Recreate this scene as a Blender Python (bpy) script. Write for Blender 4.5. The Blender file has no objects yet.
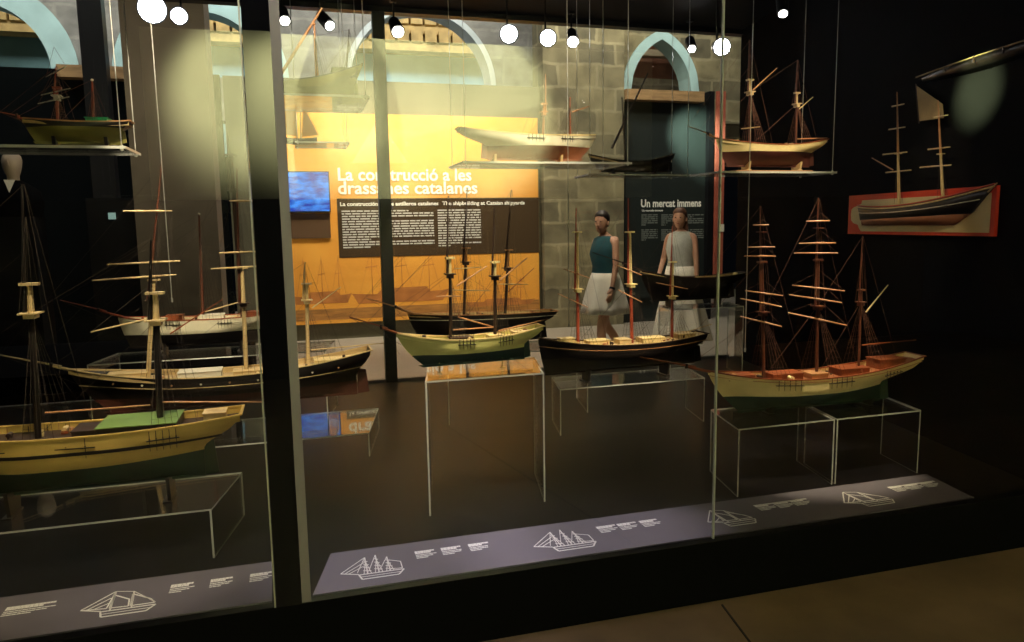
import bpy, math, random
import numpy as np
from mathutils import Vector, Matrix
random.seed(7)
SC = bpy.context.scene
COL = SC.collection
PI = math.pi
# ------------------------------------------------------------------ camera model (world: X along the case front, Y into the case)
F = 740.0; PITCH = math.atan(.13); YAW = math.radians(16); ROLL = .0163; H = 1.62
cy_, sy_ = math.cos(YAW), math.sin(YAW); cp_, sp_ = math.cos(PITCH), math.sin(PITCH)
FWD = Vector((sy_*cp_, cy_*cp_, -sp_)); RT0 = Vector((cy_, -sy_, 0)); UP0 = RT0.cross(FWD)
RT = RT0*math.cos(ROLL) - UP0*math.sin(ROLL); UP = UP0*math.cos(ROLL) + RT0*math.sin(ROLL)
CAM = Vector((0, 0, H))
def ray(x, y): return FWD + RT*((x-512)/F) - UP*((y-321)/F)
def onY(x, y, Y): d = ray(x, y); return CAM + d*(Y/d.y)
def onZ(x, y, Z): d = ray(x, y); return CAM + d*((Z-H)/d.z)
def onPl(x, y, p0, n): d = ray(x, y); return CAM + d*((p0-CAM).dot(n)/d.dot(n))

cam = bpy.data.objects.new('camera', bpy.data.cameras.new('camera')); COL.objects.link(cam)
cam.data.sensor_width = 36; cam.data.lens = F/1024*36; cam.data.clip_start = .05
m = Matrix.Identity(4)
for i in range(3):
    m[i][0] = RT[i]; m[i][1] = UP[i]; m[i][2] = -FWD[i]; m[i][3] = CAM[i]
cam.matrix_world = m
SC.camera = cam
SC.view_settings.view_transform = 'Standard'; SC.view_settings.look = 'None'
SC.view_settings.gamma = 1; SC.view_settings.use_curve_mapping = False; SC.view_settings.exposure = 0
SC.cycles.transparent_max_bounces = 48; SC.cycles.max_bounces = 7; SC.cycles.diffuse_bounces = 3
SC.cycles.use_denoising = True; SC.cycles.sample_clamp_indirect = 4
W = bpy.data.worlds.new('world'); SC.world = W; W.use_nodes = True
W.node_tree.nodes['Background'].inputs[0].default_value = (.5, .6, .8, 1)
W.node_tree.nodes['Background'].inputs[1].default_value = .0025

# ------------------------------------------------------------------ materials
MATS = {}
def mat(name, col, rough=.5, metal=0, noise=0, scale=8, spec=.5, col2=None, bump=0, coat=0, stretch=None, trans=0):
    if name in MATS: return MATS[name]
    M = bpy.data.materials.new(name); M.use_nodes = True; MATS[name] = M
    nt = M.node_tree; b = nt.nodes['Principled BSDF']
    b.inputs['Base Color'].default_value = (*col, 1); b.inputs['Roughness'].default_value = rough
    b.inputs['Metallic'].default_value = metal; b.inputs['Specular IOR Level'].default_value = spec
    b.inputs['Coat Weight'].default_value = coat
    tc = nt.nodes.new('ShaderNodeTexCoord'); mp = nt.nodes.new('ShaderNodeMapping')
    nt.links.new(tc.outputs['Object'], mp.inputs[0])
    if stretch: mp.inputs['Scale'].default_value = stretch
    nz = nt.nodes.new('ShaderNodeTexNoise'); nz.inputs['Scale'].default_value = scale; nz.inputs['Detail'].default_value = 5
    nt.links.new(mp.outputs[0], nz.inputs['Vector'])
    if noise or col2:
        mx = nt.nodes.new('ShaderNodeMix'); mx.data_type = 'RGBA'
        c2 = col2 or tuple(c*(1-noise) for c in col)
        mx.inputs[6].default_value = (*col, 1); mx.inputs[7].default_value = (*c2, 1)
        rp = nt.nodes.new('ShaderNodeMapRange'); rp.inputs[1].default_value = .35; rp.inputs[2].default_value = .65
        nt.links.new(nz.outputs[0], rp.inputs[0]); nt.links.new(rp.outputs[0], mx.inputs[0]); nt.links.new(mx.outputs[2], b.inputs['Base Color'])
    if bump:
        bp = nt.nodes.new('ShaderNodeBump'); bp.inputs['Strength'].default_value = bump; bp.inputs['Distance'].default_value = .02
        nt.links.new(nz.outputs[0], bp.inputs['Height']); nt.links.new(bp.outputs[0], b.inputs['Normal'])
    return M
def emit(name, col, s):
    M = bpy.data.materials.new(name); M.use_nodes = True; MATS[name] = M
    b = M.node_tree.nodes['Principled BSDF']; b.inputs['Base Color'].default_value = (0, 0, 0, 1)
    b.inputs['Emission Color'].default_value = (*col, 1); b.inputs['Emission Strength'].default_value = s
    return M
def glass(name, f0, tint=(1, 1, 1), rough=0.0):
    M = bpy.data.materials.new(name); M.use_nodes = True; MATS[name] = M
    nt = M.node_tree; nt.nodes.clear(); N = nt.nodes.new
    out = N('ShaderNodeOutputMaterial'); mx = N('ShaderNodeMixShader'); tr = N('ShaderNodeBsdfTransparent'); gl = N('ShaderNodeBsdfGlossy')
    tr.inputs[0].default_value = (*tint, 1); gl.inputs['Roughness'].default_value = rough
    lw = N('ShaderNodeLayerWeight'); lw.inputs[0].default_value = .5
    p = N('ShaderNodeMath'); p.operation = 'POWER'; p.inputs[1].default_value = 5; nt.links.new(lw.outputs['Facing'], p.inputs[0])
    a = N('ShaderNodeMath'); a.operation = 'MULTIPLY_ADD'; a.inputs[1].default_value = 1-f0; a.inputs[2].default_value = f0
    nt.links.new(p.outputs[0], a.inputs[0]); nt.links.new(a.outputs[0], mx.inputs[0])
    nt.links.new(tr.outputs[0], mx.inputs[1]); nt.links.new(gl.outputs[0], mx.inputs[2]); nt.links.new(mx.outputs[0], out.inputs[0])
    return M
def stone(name, c1, c2, mortar, bw, bh, bump=.5):
    M = bpy.data.materials.new(name); M.use_nodes = True; MATS[name] = M
    nt = M.node_tree; N = nt.nodes.new; L = nt.links.new; b = nt.nodes['Principled BSDF']
    tc = N('ShaderNodeTexCoord'); sp = N('ShaderNodeSeparateXYZ'); cb = N('ShaderNodeCombineXYZ')
    L(tc.outputs['Object'], sp.inputs[0]); ad = N('ShaderNodeMath'); L(sp.outputs[0], ad.inputs[0]); L(sp.outputs[1], ad.inputs[1])
    L(ad.outputs[0], cb.inputs[0]); L(sp.outputs[2], cb.inputs[1])
    br = N('ShaderNodeTexBrick'); br.inputs['Scale'].default_value = 1; br.inputs['Brick Width'].default_value = bw; br.inputs['Row Height'].default_value = bh
    br.inputs['Mortar Size'].default_value = .03; br.inputs['Mortar Smooth'].default_value = .6; br.inputs['Bias'].default_value = -.1
    br.inputs['Color1'].default_value = (*c1, 1); br.inputs['Color2'].default_value = (*c2, 1); br.inputs['Mortar'].default_value = (*mortar, 1)
    nz = N('ShaderNodeTexNoise'); nz.inputs['Scale'].default_value = 3.5; nz.inputs['Detail'].default_value = 6; L(tc.outputs['Object'], nz.inputs['Vector'])
    vm = N('ShaderNodeVectorMath'); vm.operation = 'MULTIPLY_ADD'; vm.inputs[1].default_value = (.12, .12, .12); L(nz.outputs['Color'], vm.inputs[0]); L(cb.outputs[0], vm.inputs[2])
    L(vm.outputs[0], br.inputs['Vector'])
    mx = N('ShaderNodeMix'); mx.data_type = 'RGBA'; mx.blend_type = 'MULTIPLY'; mx.inputs[0].default_value = .8
    mr = N('ShaderNodeMapRange'); mr.inputs[1].default_value = .3; mr.inputs[2].default_value = .7; mr.inputs[3].default_value = .45; mr.inputs[4].default_value = 1.2
    L(nz.outputs[0], mr.inputs[0]); L(br.outputs[0], mx.inputs[6]); L(mr.outputs[0], mx.inputs[7]); L(mx.outputs[2], b.inputs['Base Color'])
    bp = N('ShaderNodeBump'); bp.inputs['Strength'].default_value = bump; bp.inputs['Distance'].default_value = .03; L(br.outputs['Color'], bp.inputs['Height']); L(bp.outputs[0], b.inputs['Normal'])
    b.inputs['Roughness'].default_value = .9
    return M
BLACK = mat('black_paint', (.006, .006, .007), .55, spec=.25, noise=.3)
BLKMET = mat('black_metal', (.009, .009, .01), .4, spec=.4)
WALLBLK = mat('black_wall', (.007, .007, .0075), .9, spec=.05, noise=.3, scale=3)
PLINTH = mat('plinth_black', (.003, .003, .0035), .9, spec=.02)
CASEFL = mat('case_floor', (.005, .0045, .005), .34, spec=.08, noise=.25, scale=5)
BOARD = mat('label_board', (.135, .12, .138), .55, noise=.12, scale=4)
PRINTW = mat('white_print', (.85, .84, .78), .6)
CONC = mat('concrete_floor', (.15, .095, .055), .6, noise=.35, scale=2.5, spec=.3)
GALFL = mat('gallery_floor', (.36, .31, .25), .38, noise=.1, scale=2, spec=.5)
STONE = stone('stone_blocks', (.28, .235, .13), (.15, .13, .08), (.34, .29, .17), .62, .34)
STONEG = stone('grey_stone', (.34, .32, .29), (.28, .27, .25), (.38, .36, .32), .9, .45, .25)
PILLAR = mat('pillar_plaster', (.16, .135, .10), .8, noise=.3, scale=2)
CYAN = mat('pale_cyan_plaster', (.50, .72, .72), .8, noise=.2, scale=3)
WOODB = mat('wood_beam', (.42, .25, .11), .7, noise=.35, scale=4, stretch=(1, 6, 6))
TERRA = mat('terracotta', (.42, .19, .10), .8, noise=.4, scale=4)
OCHRE = mat('ochre_wood', (.60, .42, .15), .7, noise=.35, scale=5)
OLIVEW = mat('olive_partition', (.11, .10, .06), .8, noise=.2, scale=2)
ORANGE = mat('orange_panel', (.85, .40, .065), .7, noise=.12, scale=1.5, col2=(.78, .33, .05), spec=.2)
SEPIA = mat('sepia_print', (.55, .20, .045), .7, noise=.3, scale=5)
SEPIAD = mat('sepia_dark', (.22, .08, .03), .7)
TXTBOX = mat('brown_text_box', (.06, .036, .016), .7, spec=.2)
REDP = mat('red_edge', (.42, .10, .06), .6, noise=.2)
GLASS = glass('case_glass', .085)
BGLASS = glass('rear_glass', .02)
ACR = glass('acrylic', .045, (.985, .99, .99), .02)
ACRE = mat('acrylic_edge', (.62, .64, .60), .25, spec=.8)
STEEL = mat('steel_wire', (.55, .55, .52), .3, metal=.6)
MASTD = mat('dark_mahogany', (.11, .030, .014), .45, noise=.3, scale=15)
CREAM = mat('cream_paint', (.86, .68, .32), .5, noise=.12, scale=12)
YELLOW = mat('yellow_ochre_paint', (.74, .50, .13), .45, noise=.15, scale=10)
LIME = mat('pale_green_paint', (.72, .68, .24), .45, noise=.15, scale=10)
WHITEH = mat('off_white_paint', (.74, .70, .52), .5, noise=.15, scale=10)
OLIVE = mat('olive_paint', (.22, .20, .04), .5, noise=.2, scale=10)
BRNB = mat('brown_bottom', (.28, .10, .045), .5, noise=.25, scale=10)
REDB = mat('dark_red_bottom', (.085, .022, .014), .5, noise=.25, scale=10)
GRNB = mat('dark_green_bottom', (.010, .035, .020), .45, noise=.2, scale=10)
BLKH = mat('black_hull', (.013, .010, .009), .35, noise=.3, scale=8)
DKBR = mat('dark_brown_wood', (.045, .022, .014), .5, noise=.3, scale=20, stretch=(1, 1, .2))
MAHOG = mat('mahogany', (.30, .075, .025), .4, noise=.35, scale=15)
REDWD = mat('red_mast_wood', (.34, .06, .028), .4, noise=.3, scale=15)
PINE = mat('pale_pine', (.72, .54, .27), .45, noise=.2, scale=25, stretch=(1, 1, .3))
TAN = mat('tan_spar', (.55, .27, .12), .4, noise=.25, scale=25)
DECKM = mat('deck_planks', (.62, .45, .22), .5, noise=.3, scale=40, stretch=(.1, 1, 1))
DECKR = mat('red_deck', (.36, .13, .05), .5, noise=.35, scale=30, stretch=(.1, 1, 1))
ROPE = mat('dark_rope', (.05, .035, .025), .8)
ROPEB = mat('brown_rope', (.13, .05, .03), .8)
GREEN = mat('green_paint', (.17, .29, .07), .5, noise=.15, scale=6)
GREENB = mat('bright_green', (.02, .50, .22), .5)
RAILR = mat('red_rail', (.45, .06, .03), .4)
PLAQR = mat('red_plaque', (.60, .035, .015), .45, noise=.15)
PLAQW = mat('cream_plaque', (.72, .60, .32), .55, noise=.15, scale=4)
SAIL = mat('tan_sail', (.75, .50, .18), .8, noise=.15)
_n = SAIL.node_tree; _t = _n.nodes.new('ShaderNodeBsdfTranslucent'); _t.inputs[0].default_value = (.85, .50, .15, 1); _m = _n.nodes.new('ShaderNodeMixShader'); _m.inputs[0].default_value = .6
_n.links.new(_n.nodes['Principled BSDF'].outputs[0], _m.inputs[1]); _n.links.new(_t.outputs[0], _m.inputs[2]); _n.links.new(_m.outputs[0], _n.nodes['Material Output'].inputs[0])
BRASS = mat('brass', (.7, .5, .2), .3, metal=.8)
SKIN = mat('skin', (.50, .27, .17), .55, noise=.1)
TEAL = mat('teal_fabric', (.008, .07, .085), .8, noise=.2, scale=20)
WHITEF = mat('white_fabric', (.74, .70, .58), .85, noise=.08, scale=10)
GREYF = mat('grey_fabric', (.42, .42, .36), .85, noise=.15, scale=20)
HAIRD = mat('dark_hair', (.015, .01, .008), .5)
HAIRB = mat('brown_hair', (.10, .045, .025), .5)
SHOE = mat('shoe', (.03, .025, .02), .5)
LAMP = emit('lamp_lens', (1, .96, .86), 40)
LAMPW = emit('lamp_lens_cool', (.93, .95, 1), 60)
SCREEN = None

# ------------------------------------------------------------------ mesh builder
class MB:
    def __init__(s): s.v = []; s.f = []; s.m = []; s.sm = []
    def add(s, vs, fs, mi=0, smooth=False):
        o = len(s.v); s.v += [Vector(v) for v in vs]
        for f in fs: s.f.append([i+o for i in f]); s.m.append(mi); s.sm.append(smooth)
    def tube(s, p0, p1, r0, r1=None, n=8, mi=0):
        r1 = r0 if r1 is None else r1; p0 = Vector(p0); p1 = Vector(p1); d = (p1-p0)
        if d.length < 1e-6: return s
        d.normalize(); a = d.orthogonal().normalized(); b = d.cross(a); vs = []
        for p, r in ((p0, r0), (p1, r1)):
            for k in range(n): t = 2*PI*k/n; vs.append(p+a*(r*math.cos(t))+b*(r*math.sin(t)))
        fs = [[k, (k+1) % n, n+(k+1) % n, n+k] for k in range(n)]
        s.add(vs, fs, mi, n > 4); s.add(vs, [list(range(n))[::-1], list(range(n, 2*n))], mi); return s
    def path(s, pts, r, n=5, mi=0):
        for a, b in zip(pts[:-1], pts[1:]): s.tube(a, b, r, r, n, mi)
        return s
    def box(s, c, d, rz=0, mi=0, ux=None):
        c = Vector(c); hx, hy, hz = d[0]/2, d[1]/2, d[2]/2
        ux = Vector(ux).normalized() if ux else Vector((math.cos(rz), math.sin(rz), 0)); uz = Vector((0, 0, 1)); uy = uz.cross(ux).normalized(); uz = ux.cross(uy)
        vs = [c+ux*(a*hx)+uy*(b*hy)+uz*(e*hz) for e in (-1, 1) for a, b in ((-1, -1), (1, -1), (1, 1), (-1, 1))]
        s.add(vs, [[3, 2, 1, 0], [4, 5, 6, 7], [0, 1, 5, 4], [1, 2, 6, 5], [2, 3, 7, 6], [3, 0, 4, 7]], mi); return s
    def prism(s, poly, vec, mi=0):
        """poly: list of 3-D points (planar), extruded by vec."""
        n = len(poly); vec = Vector(vec); poly = [Vector(p) for p in poly]
        nm = Vector((0, 0, 0))
        for i in range(n): nm += poly[i].cross(poly[(i+1) % n])
        if nm.dot(vec) > 0: poly = poly[::-1]
        s.add(poly+[p+vec for p in poly], [list(range(n)), list(range(2*n-1, n-1, -1))]+[[i, i+n, (i+1) % n+n, (i+1) % n] for i in range(n)], mi); return s
    def loft(s, rings, mi=0, closed=True, cap=True, smooth=True):
        n = len(rings[0]); vs = [p for r in rings for p in r]; fs = []
        for i in range(len(rings)-1):
            for k in range(n if closed else n-1):
                a = i*n+k; b = i*n+(k+1) % n; fs.append([a, b, b+n, a+n])
        s.add(vs, fs, mi, smooth)
        if cap and closed: s.add(rings[0], [list(range(n))[::-1]], mi); s.add(rings[-1], [list(range(n))], mi)
        return s
    def ell(s, c, r, n=14, k=9, mi=0, rz=0):
        rings = []; c = Vector(c); R = Matrix.Rotation(rz, 3, 'Z')
        for i in range(k+1):
            t = PI*i/k; rings.append([c+R@Vector((r[0]*math.sin(t)*math.cos(2*PI*j/n), r[1]*math.sin(t)*math.sin(2*PI*j/n), -r[2]*math.cos(t))) for j in range(n)])
        s.loft(rings, mi, cap=False); return s
    def build(s, name, mats, parent=None, bevel=0):
        me = bpy.data.meshes.new(name)
        off = wloc(parent) if parent else Vector((0, 0, 0))
        me.from_pydata([v-off for v in s.v], [], s.f)
        for mt in (mats if isinstance(mats, (list, tuple)) else [mats]): me.materials.append(mt)
        me.polygons.foreach_set('material_index', s.m); me.polygons.foreach_set('use_smooth', s.sm); me.update()
        o = bpy.data.objects.new(name, me); COL.objects.link(o)
        if parent: o.parent = parent
        if bevel:
            b = o.modifiers.new('b', 'BEVEL'); b.width = bevel; b.segments = 2; b.limit_method = 'ANGLE'
        return o
def wloc(o):
    v = Vector((0, 0, 0))
    while o is not None: v += Vector(o.location); o = o.parent
    return v
def tag(o, label=None, cat=None, group=None, kind=None):
    if label: o['label'] = label
    if cat: o['category'] = cat
    if group: o['group'] = group
    if kind: o['kind'] = kind
    return o
def empty(name, loc, label, cat, group=None):
    o = bpy.data.objects.new(name, None); COL.objects.link(o); o.location = loc; o.empty_display_size = .05
    return tag(o, label, cat, group)
def struct(name, mb, m_, parent=None, bevel=0, label=None):
    o = mb.build(name, m_, parent, bevel)
    if not parent: o['kind'] = 'structure'
    if label: o['label'] = label
    return o
def text(name, s, size, mt, p, parent, ux=(1, 0, 0), width=None, bold=0):
    cu = bpy.data.curves.new(name, 'FONT'); cu.body = s; cu.size = size; cu.offset = bold; cu.extrude = .001; cu.resolution_u = 3
    t = bpy.data.objects.new(name, cu); COL.objects.link(t); bpy.context.view_layer.update()
    me = bpy.data.meshes.new_from_object(t.evaluated_get(bpy.context.evaluated_depsgraph_get()))
    COL.objects.unlink(t); bpy.data.objects.remove(t)
    xs = [v.co.x for v in me.vertices]; k = (width/(max(xs)-min(xs))) if width else 1; x0 = min(xs)
    off = wloc(parent); ux = Vector(ux).normalized()
    for v in me.vertices:
        c = v.co.copy(); v.co = Vector(p)+ux*((c.x-x0)*k)+Vector((0, 0, c.y))+ux.cross(Vector((0, 0, 1)))*c.z-off
    me.materials.clear(); me.materials.append(mt)
    o = bpy.data.objects.new(name, me); COL.objects.link(o); o.parent = parent
    return o
def spot(loc, target, power, col, size, blend=.6, rad=.03, name='spot_light'):
    l = bpy.data.lights.new(name, 'SPOT'); l.energy = power; l.color = col; l.spot_size = math.radians(size); l.spot_blend = blend; l.shadow_soft_size = rad
    o = bpy.data.objects.new(name, l); COL.objects.link(o); o.location = loc
    o.rotation_euler = (Vector(target)-Vector(loc)).to_track_quat('-Z', 'Y').to_euler(); return o
def area(loc, target, power, col, sx, sy, name='area_light'):
    l = bpy.data.lights.new(name, 'AREA'); l.energy = power; l.color = col; l.shape = 'RECTANGLE'; l.size = sx; l.size_y = sy
    o = bpy.data.objects.new(name, l); COL.objects.link(o); o.location = loc
    o.rotation_euler = (Vector(target)-Vector(loc)).to_track_quat('-Z', 'Y').to_euler(); return o

# ------------------------------------------------------------------ dimensions
YF, YB = 2.65, 6.45          # case glass front, back
ZF, ZC = .27, 3.42           # case floor, ceiling
XL = -4.2
def wx(y): return 3.6+.171*(y-3.1)      # the angled side wall of the case
YP = 11.0                    # gallery partition with the panels
YA = 12.6                    # arched stone wall

# setting ------------------------------------------------------------
struct('floor', MB().box((1, 1.3-1.5, -.05), (16, 5.7, .1)), CONC)
mb = MB(); j0 = onZ(722, 605, .001); j1 = onZ(752, 645, .001); dj = (j1-j0).normalized()
mb.tube(j0-dj*.0, j1+dj*3, .005, .005, 4); struct('trim_1', mb, mat('joint', (.01, .008, .006), .9), None)
struct('floor_gallery', MB().box((1, 11.0, -.05), (26, 9.1, .1)), GALFL)
mb = MB(); mb.prism([(XL, YF, 0), (wx(YF), YF, 0), (wx(YB), YB, 0), (XL, YB, 0)], (0, 0, ZF-.004)); struct('trim_2', mb, PLINTH)
mb = MB(); mb.prism([(XL, YF+.0, ZF-.004), (wx(YF), YF, ZF-.004), (wx(YB), YB, ZF-.004), (XL, YB, ZF-.004)], (0, 0, .004)); struct('floor_case', mb, CASEFL)
mb = MB(); mb.prism([(XL, YF-.02, ZC), (wx(YF)+1, YF-.02, ZC), (wx(YB)+1, YB+.06, ZC), (XL, YB+.06, ZC)], (0, 0, .25)); struct('ceiling', mb, mat('case_ceiling', (.005, .005, .007), .6, spec=.12))
mb = MB(); mb.prism([(wx(YF), YF, 0), (wx(YF)+.12, YF, 0), (wx(YB)+.12, YB, 0), (wx(YB), YB, 0)], (0, 0, ZC)); struct('wall_right', mb, WALLBLK)
mb = MB(); mb.box((wx(YB)+3.1, YB+.05, 2.2), (6, .1, 4.4)); struct('wall_right_back', mb, WALLBLK)
mb = MB(); mb.box((wx(YF)+3.0, YF+.1, 2.2), (5.8, .1, 4.4)); struct('wall_right_front', mb, WALLBLK)
mb = MB(); mb.box((XL-.05, (YF+YB)/2, 1.8), (.1, YB-YF, 3.6)); struct('wall_left', mb, BLACK)
# glass front and rear
PX0, PX1 = -.137, -.050
XJ = 1.651
def pane(name, x0, x1, y, z0, z1, m_=GLASS):
    return struct(name, MB().box(((x0+x1)/2, y, (z0+z1)/2), (x1-x0, .008, z1-z0)), m_)
pane('window_1', XL, PX0-.004, YF+.03, ZF, ZC)
pane('window_2', -.016, XJ-.002, YF+.03, ZF, ZC)
pane('window_3', XJ+.003, wx(YF), YF+.03, ZF, ZC)
pane('window_4', XL, .69, YB, ZF, ZC, BGLASS); pane('window_5', .80, wx(YB), YB, ZF, ZC, BGLASS)
struct('trim_3', MB().box(((PX0+PX1)/2, YF+.04, (ZF+ZC)/2), (PX1-PX0, .09, ZC-ZF)), mat('polished_black', (.003, .003, .004), .0, spec=.3))
PALE = mat('pale_glass_fin', (.17, .155, .165), .5, spec=.2)
struct('trim_4', MB().box((-.034, YF+.02, (ZF+ZC)/2), (.032, .03, ZC-ZF)), PALE)
struct('trim_5', MB().box((XJ, YF+.03, (ZF+ZC)/2), (.0065, .012, ZC-ZF)), mat('joint_silicone', (.55, .58, .52), .3))
struct('trim_6', MB().box((PX0-.006, YF+.0, (ZF+ZC)/2), (.005, .008, ZC-ZF)), mat('joint_edge', (.5, .5, .4), .3))
struct('trim_7', MB().box((.735, YB-.0, (ZF+ZC)/2), (.10, .09, ZC-ZF)), BLKMET)
struct('trim_8', MB().box((.5, YB, ZC-.02), (9.2, .1, .05)), BLKMET)
struct('trim_9', MB().box((.0, YB, ZF+.012), (8.2, .05, .024)), mat('rear_rail', (.16, .15, .14), .4, metal=.5))

# label boards on the case floor along the front --------------------------------
def quad_board(name, pts, label):
    root = empty(name, (sum(p[0] for p in pts)/4, sum(p[1] for p in pts)/4, ZF), label, 'label board')
    mb = MB(); mb.prism([(p[0], p[1], ZF) for p in pts], (0, 0, .006)); mb.build('board', BOARD, root)
    return root
ZT = ZF+.0065
lb1 = quad_board('label_board', [(-.012, 2.69), (wx(2.69)-.45, 2.69), (wx(3.03)-.45, 3.03), (.068, 3.03)], 'long grey label board with line drawings, under the ship models right of the black post')
lb2 = quad_board('label_board', [(-3.2, 2.69), (-.155, 2.69), (-.165, 3.03), (-3.2, 3.03)], 'grey label board below the yellow-hulled ship, ending at the black post')
def drawing(root, x0, x1, kind=0, flip=False):
    """white printed ship outline lying on the board, from pixel-independent board coords"""
    mb = MB(); Lx = x1-x0; y0, dy = 2.755, .2
    def P(a, b): return Vector((x0+(1-a if flip else a)*Lx, y0+b*dy, ZT))
    def ln(pts, w=.0016):
        w = w*1.5
        for (a, b), (c, d) in zip(pts[:-1], pts[1:]):
            p, q = P(a, b), P(c, d); e = (q-p)
            if e.length < 1e-5: continue
            e.normalize(); nn = Vector((-e.y, e.x, 0))*w
            mb.prism([p-nn, q-nn, q+nn, p+nn], (0, 0, .0006))
    ln([(.28, .2), (.32, .0), (.9, .0), (1, .2), (.28, .2)], .0022); ln([(.28, .22), (0, .36)], .002); ln([(.3, .1), (.96, .1)], .0012)
    if kind == 0:
        for i, x in enumerate((.42, .6, .78)):
            t = (.95, 1, .85)[i]; ln([(x, .2), (x, t)], .0018)
            for q in (.35, .5, .65, .8): ln([(x-.075*(1.2-q), q*t+.03), (x+.075*(1.2-q), q*t-.02)], .0016)
            ln([(x-.06, .2), (x, t*.8), (x+.06, .2)], .001); ln([(x, t), (x-.16, .3)], .001)
        ln([(0, .36), (.42, .95)], .0012); ln([(.06, .33), (.42, .75)], .0012); ln([(.12, .3), (.42, .6)], .0012); ln([(.78, .7), (.98, .55), (.98, .25), (.78, .28)], .0014)
    else:
        ln([(.4, .2), (.36, .95)], .002); ln([(.68, .2), (.62, .85)], .002)
        ln([(0, .36), (.36, .95), (.34, .3), (0, .36)], .0018); ln([(.08, .34), (.34, .7)], .0018); ln([(.16, .32), (.34, .5)], .0016)
        ln([(.38, .3), (.37, .8), (.6, .55), (.63, .28), (.38, .3)], .002); ln([(.66, .28), (.62, .75), (.9, .45), (.98, .28), (.66, .28)], .002); ln([(.36, .95), (.62, .85), (.98, .3)], .0012)
    o = mb.build('printed_ship_drawing', PRINTW, root); return o
def caption(root, x0, w=.085):
    mb = MB()
    for i, (l, t) in enumerate(((1, .006), (.7, .006), (.95, .003), (.8, .003), (.55, .003))):
        y = 2.93-i*.0135-(.004 if i > 1 else 0)
        x = x0
        while x < x0+w*l:
            q = random.uniform(.008, .02); mb.box((x+q/2, y, ZT), (q*.9, t*2, .0006)); x += q
    mb.build('caption_text', PRINTW, root)
def bx(x, y): return onZ(x, y, ZF).x
for (a, b, y, k, caps) in ((340, 404, 570, 0, (416, 444, 474)), (530, 596, 543, 0, (598, 622, 648)), (703, 755, 520, 1, (755, 778, 799)), (842, 898, 503, 1, (893, 912, 934))):
    drawing(lb1, bx(a, y), bx(b, y), k)
    for c in caps: caption(lb1, bx(c, y-12), (bx(c+24, y-12)-bx(c, y-12))*.85)
drawing(lb2, bx(85, 605), bx(158, 600), 1)
for c in (172, 210, 249): caption(lb2, bx(c, 585), .075)
caption(lb2, bx(5, 612), .16); drawing(lb2, -1.75, -1.45, 0)
# ------------------------------------------------------------------ acrylic display tables
def acrylic(label, x0, x1, y0, y1, z1, z0=ZF, t=.008, group=None, name='acrylic_stand', sh=.2):
    root = empty(name, ((x0+x1)/2, (y0+y1)/2, z0), label, 'display stand', group)
    def slab(nm, xa, xb, za, zb, ax):
        mb = MB(); dx = sh*(y1-y0)
        mb.prism([(xa, y0, za), (xb, y0, za), (xb+dx, y1, za), (xa+dx, y1, za)], (0, 0, zb-za))
        # faces: bottom, top, front, right, back, left
        mb.m = {0: [1, 1, 1, 0, 1, 0], 2: [0, 0, 1, 1, 1, 1]}[ax]
        mb.build(nm, [ACR, ACRE], root)
    slab('top_panel', x0, x1, z1-t, z1, 2)
    for x in (x0, x1-t): slab('side_panel', x, x+t, z0, z1-t, 0)
    return root
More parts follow.
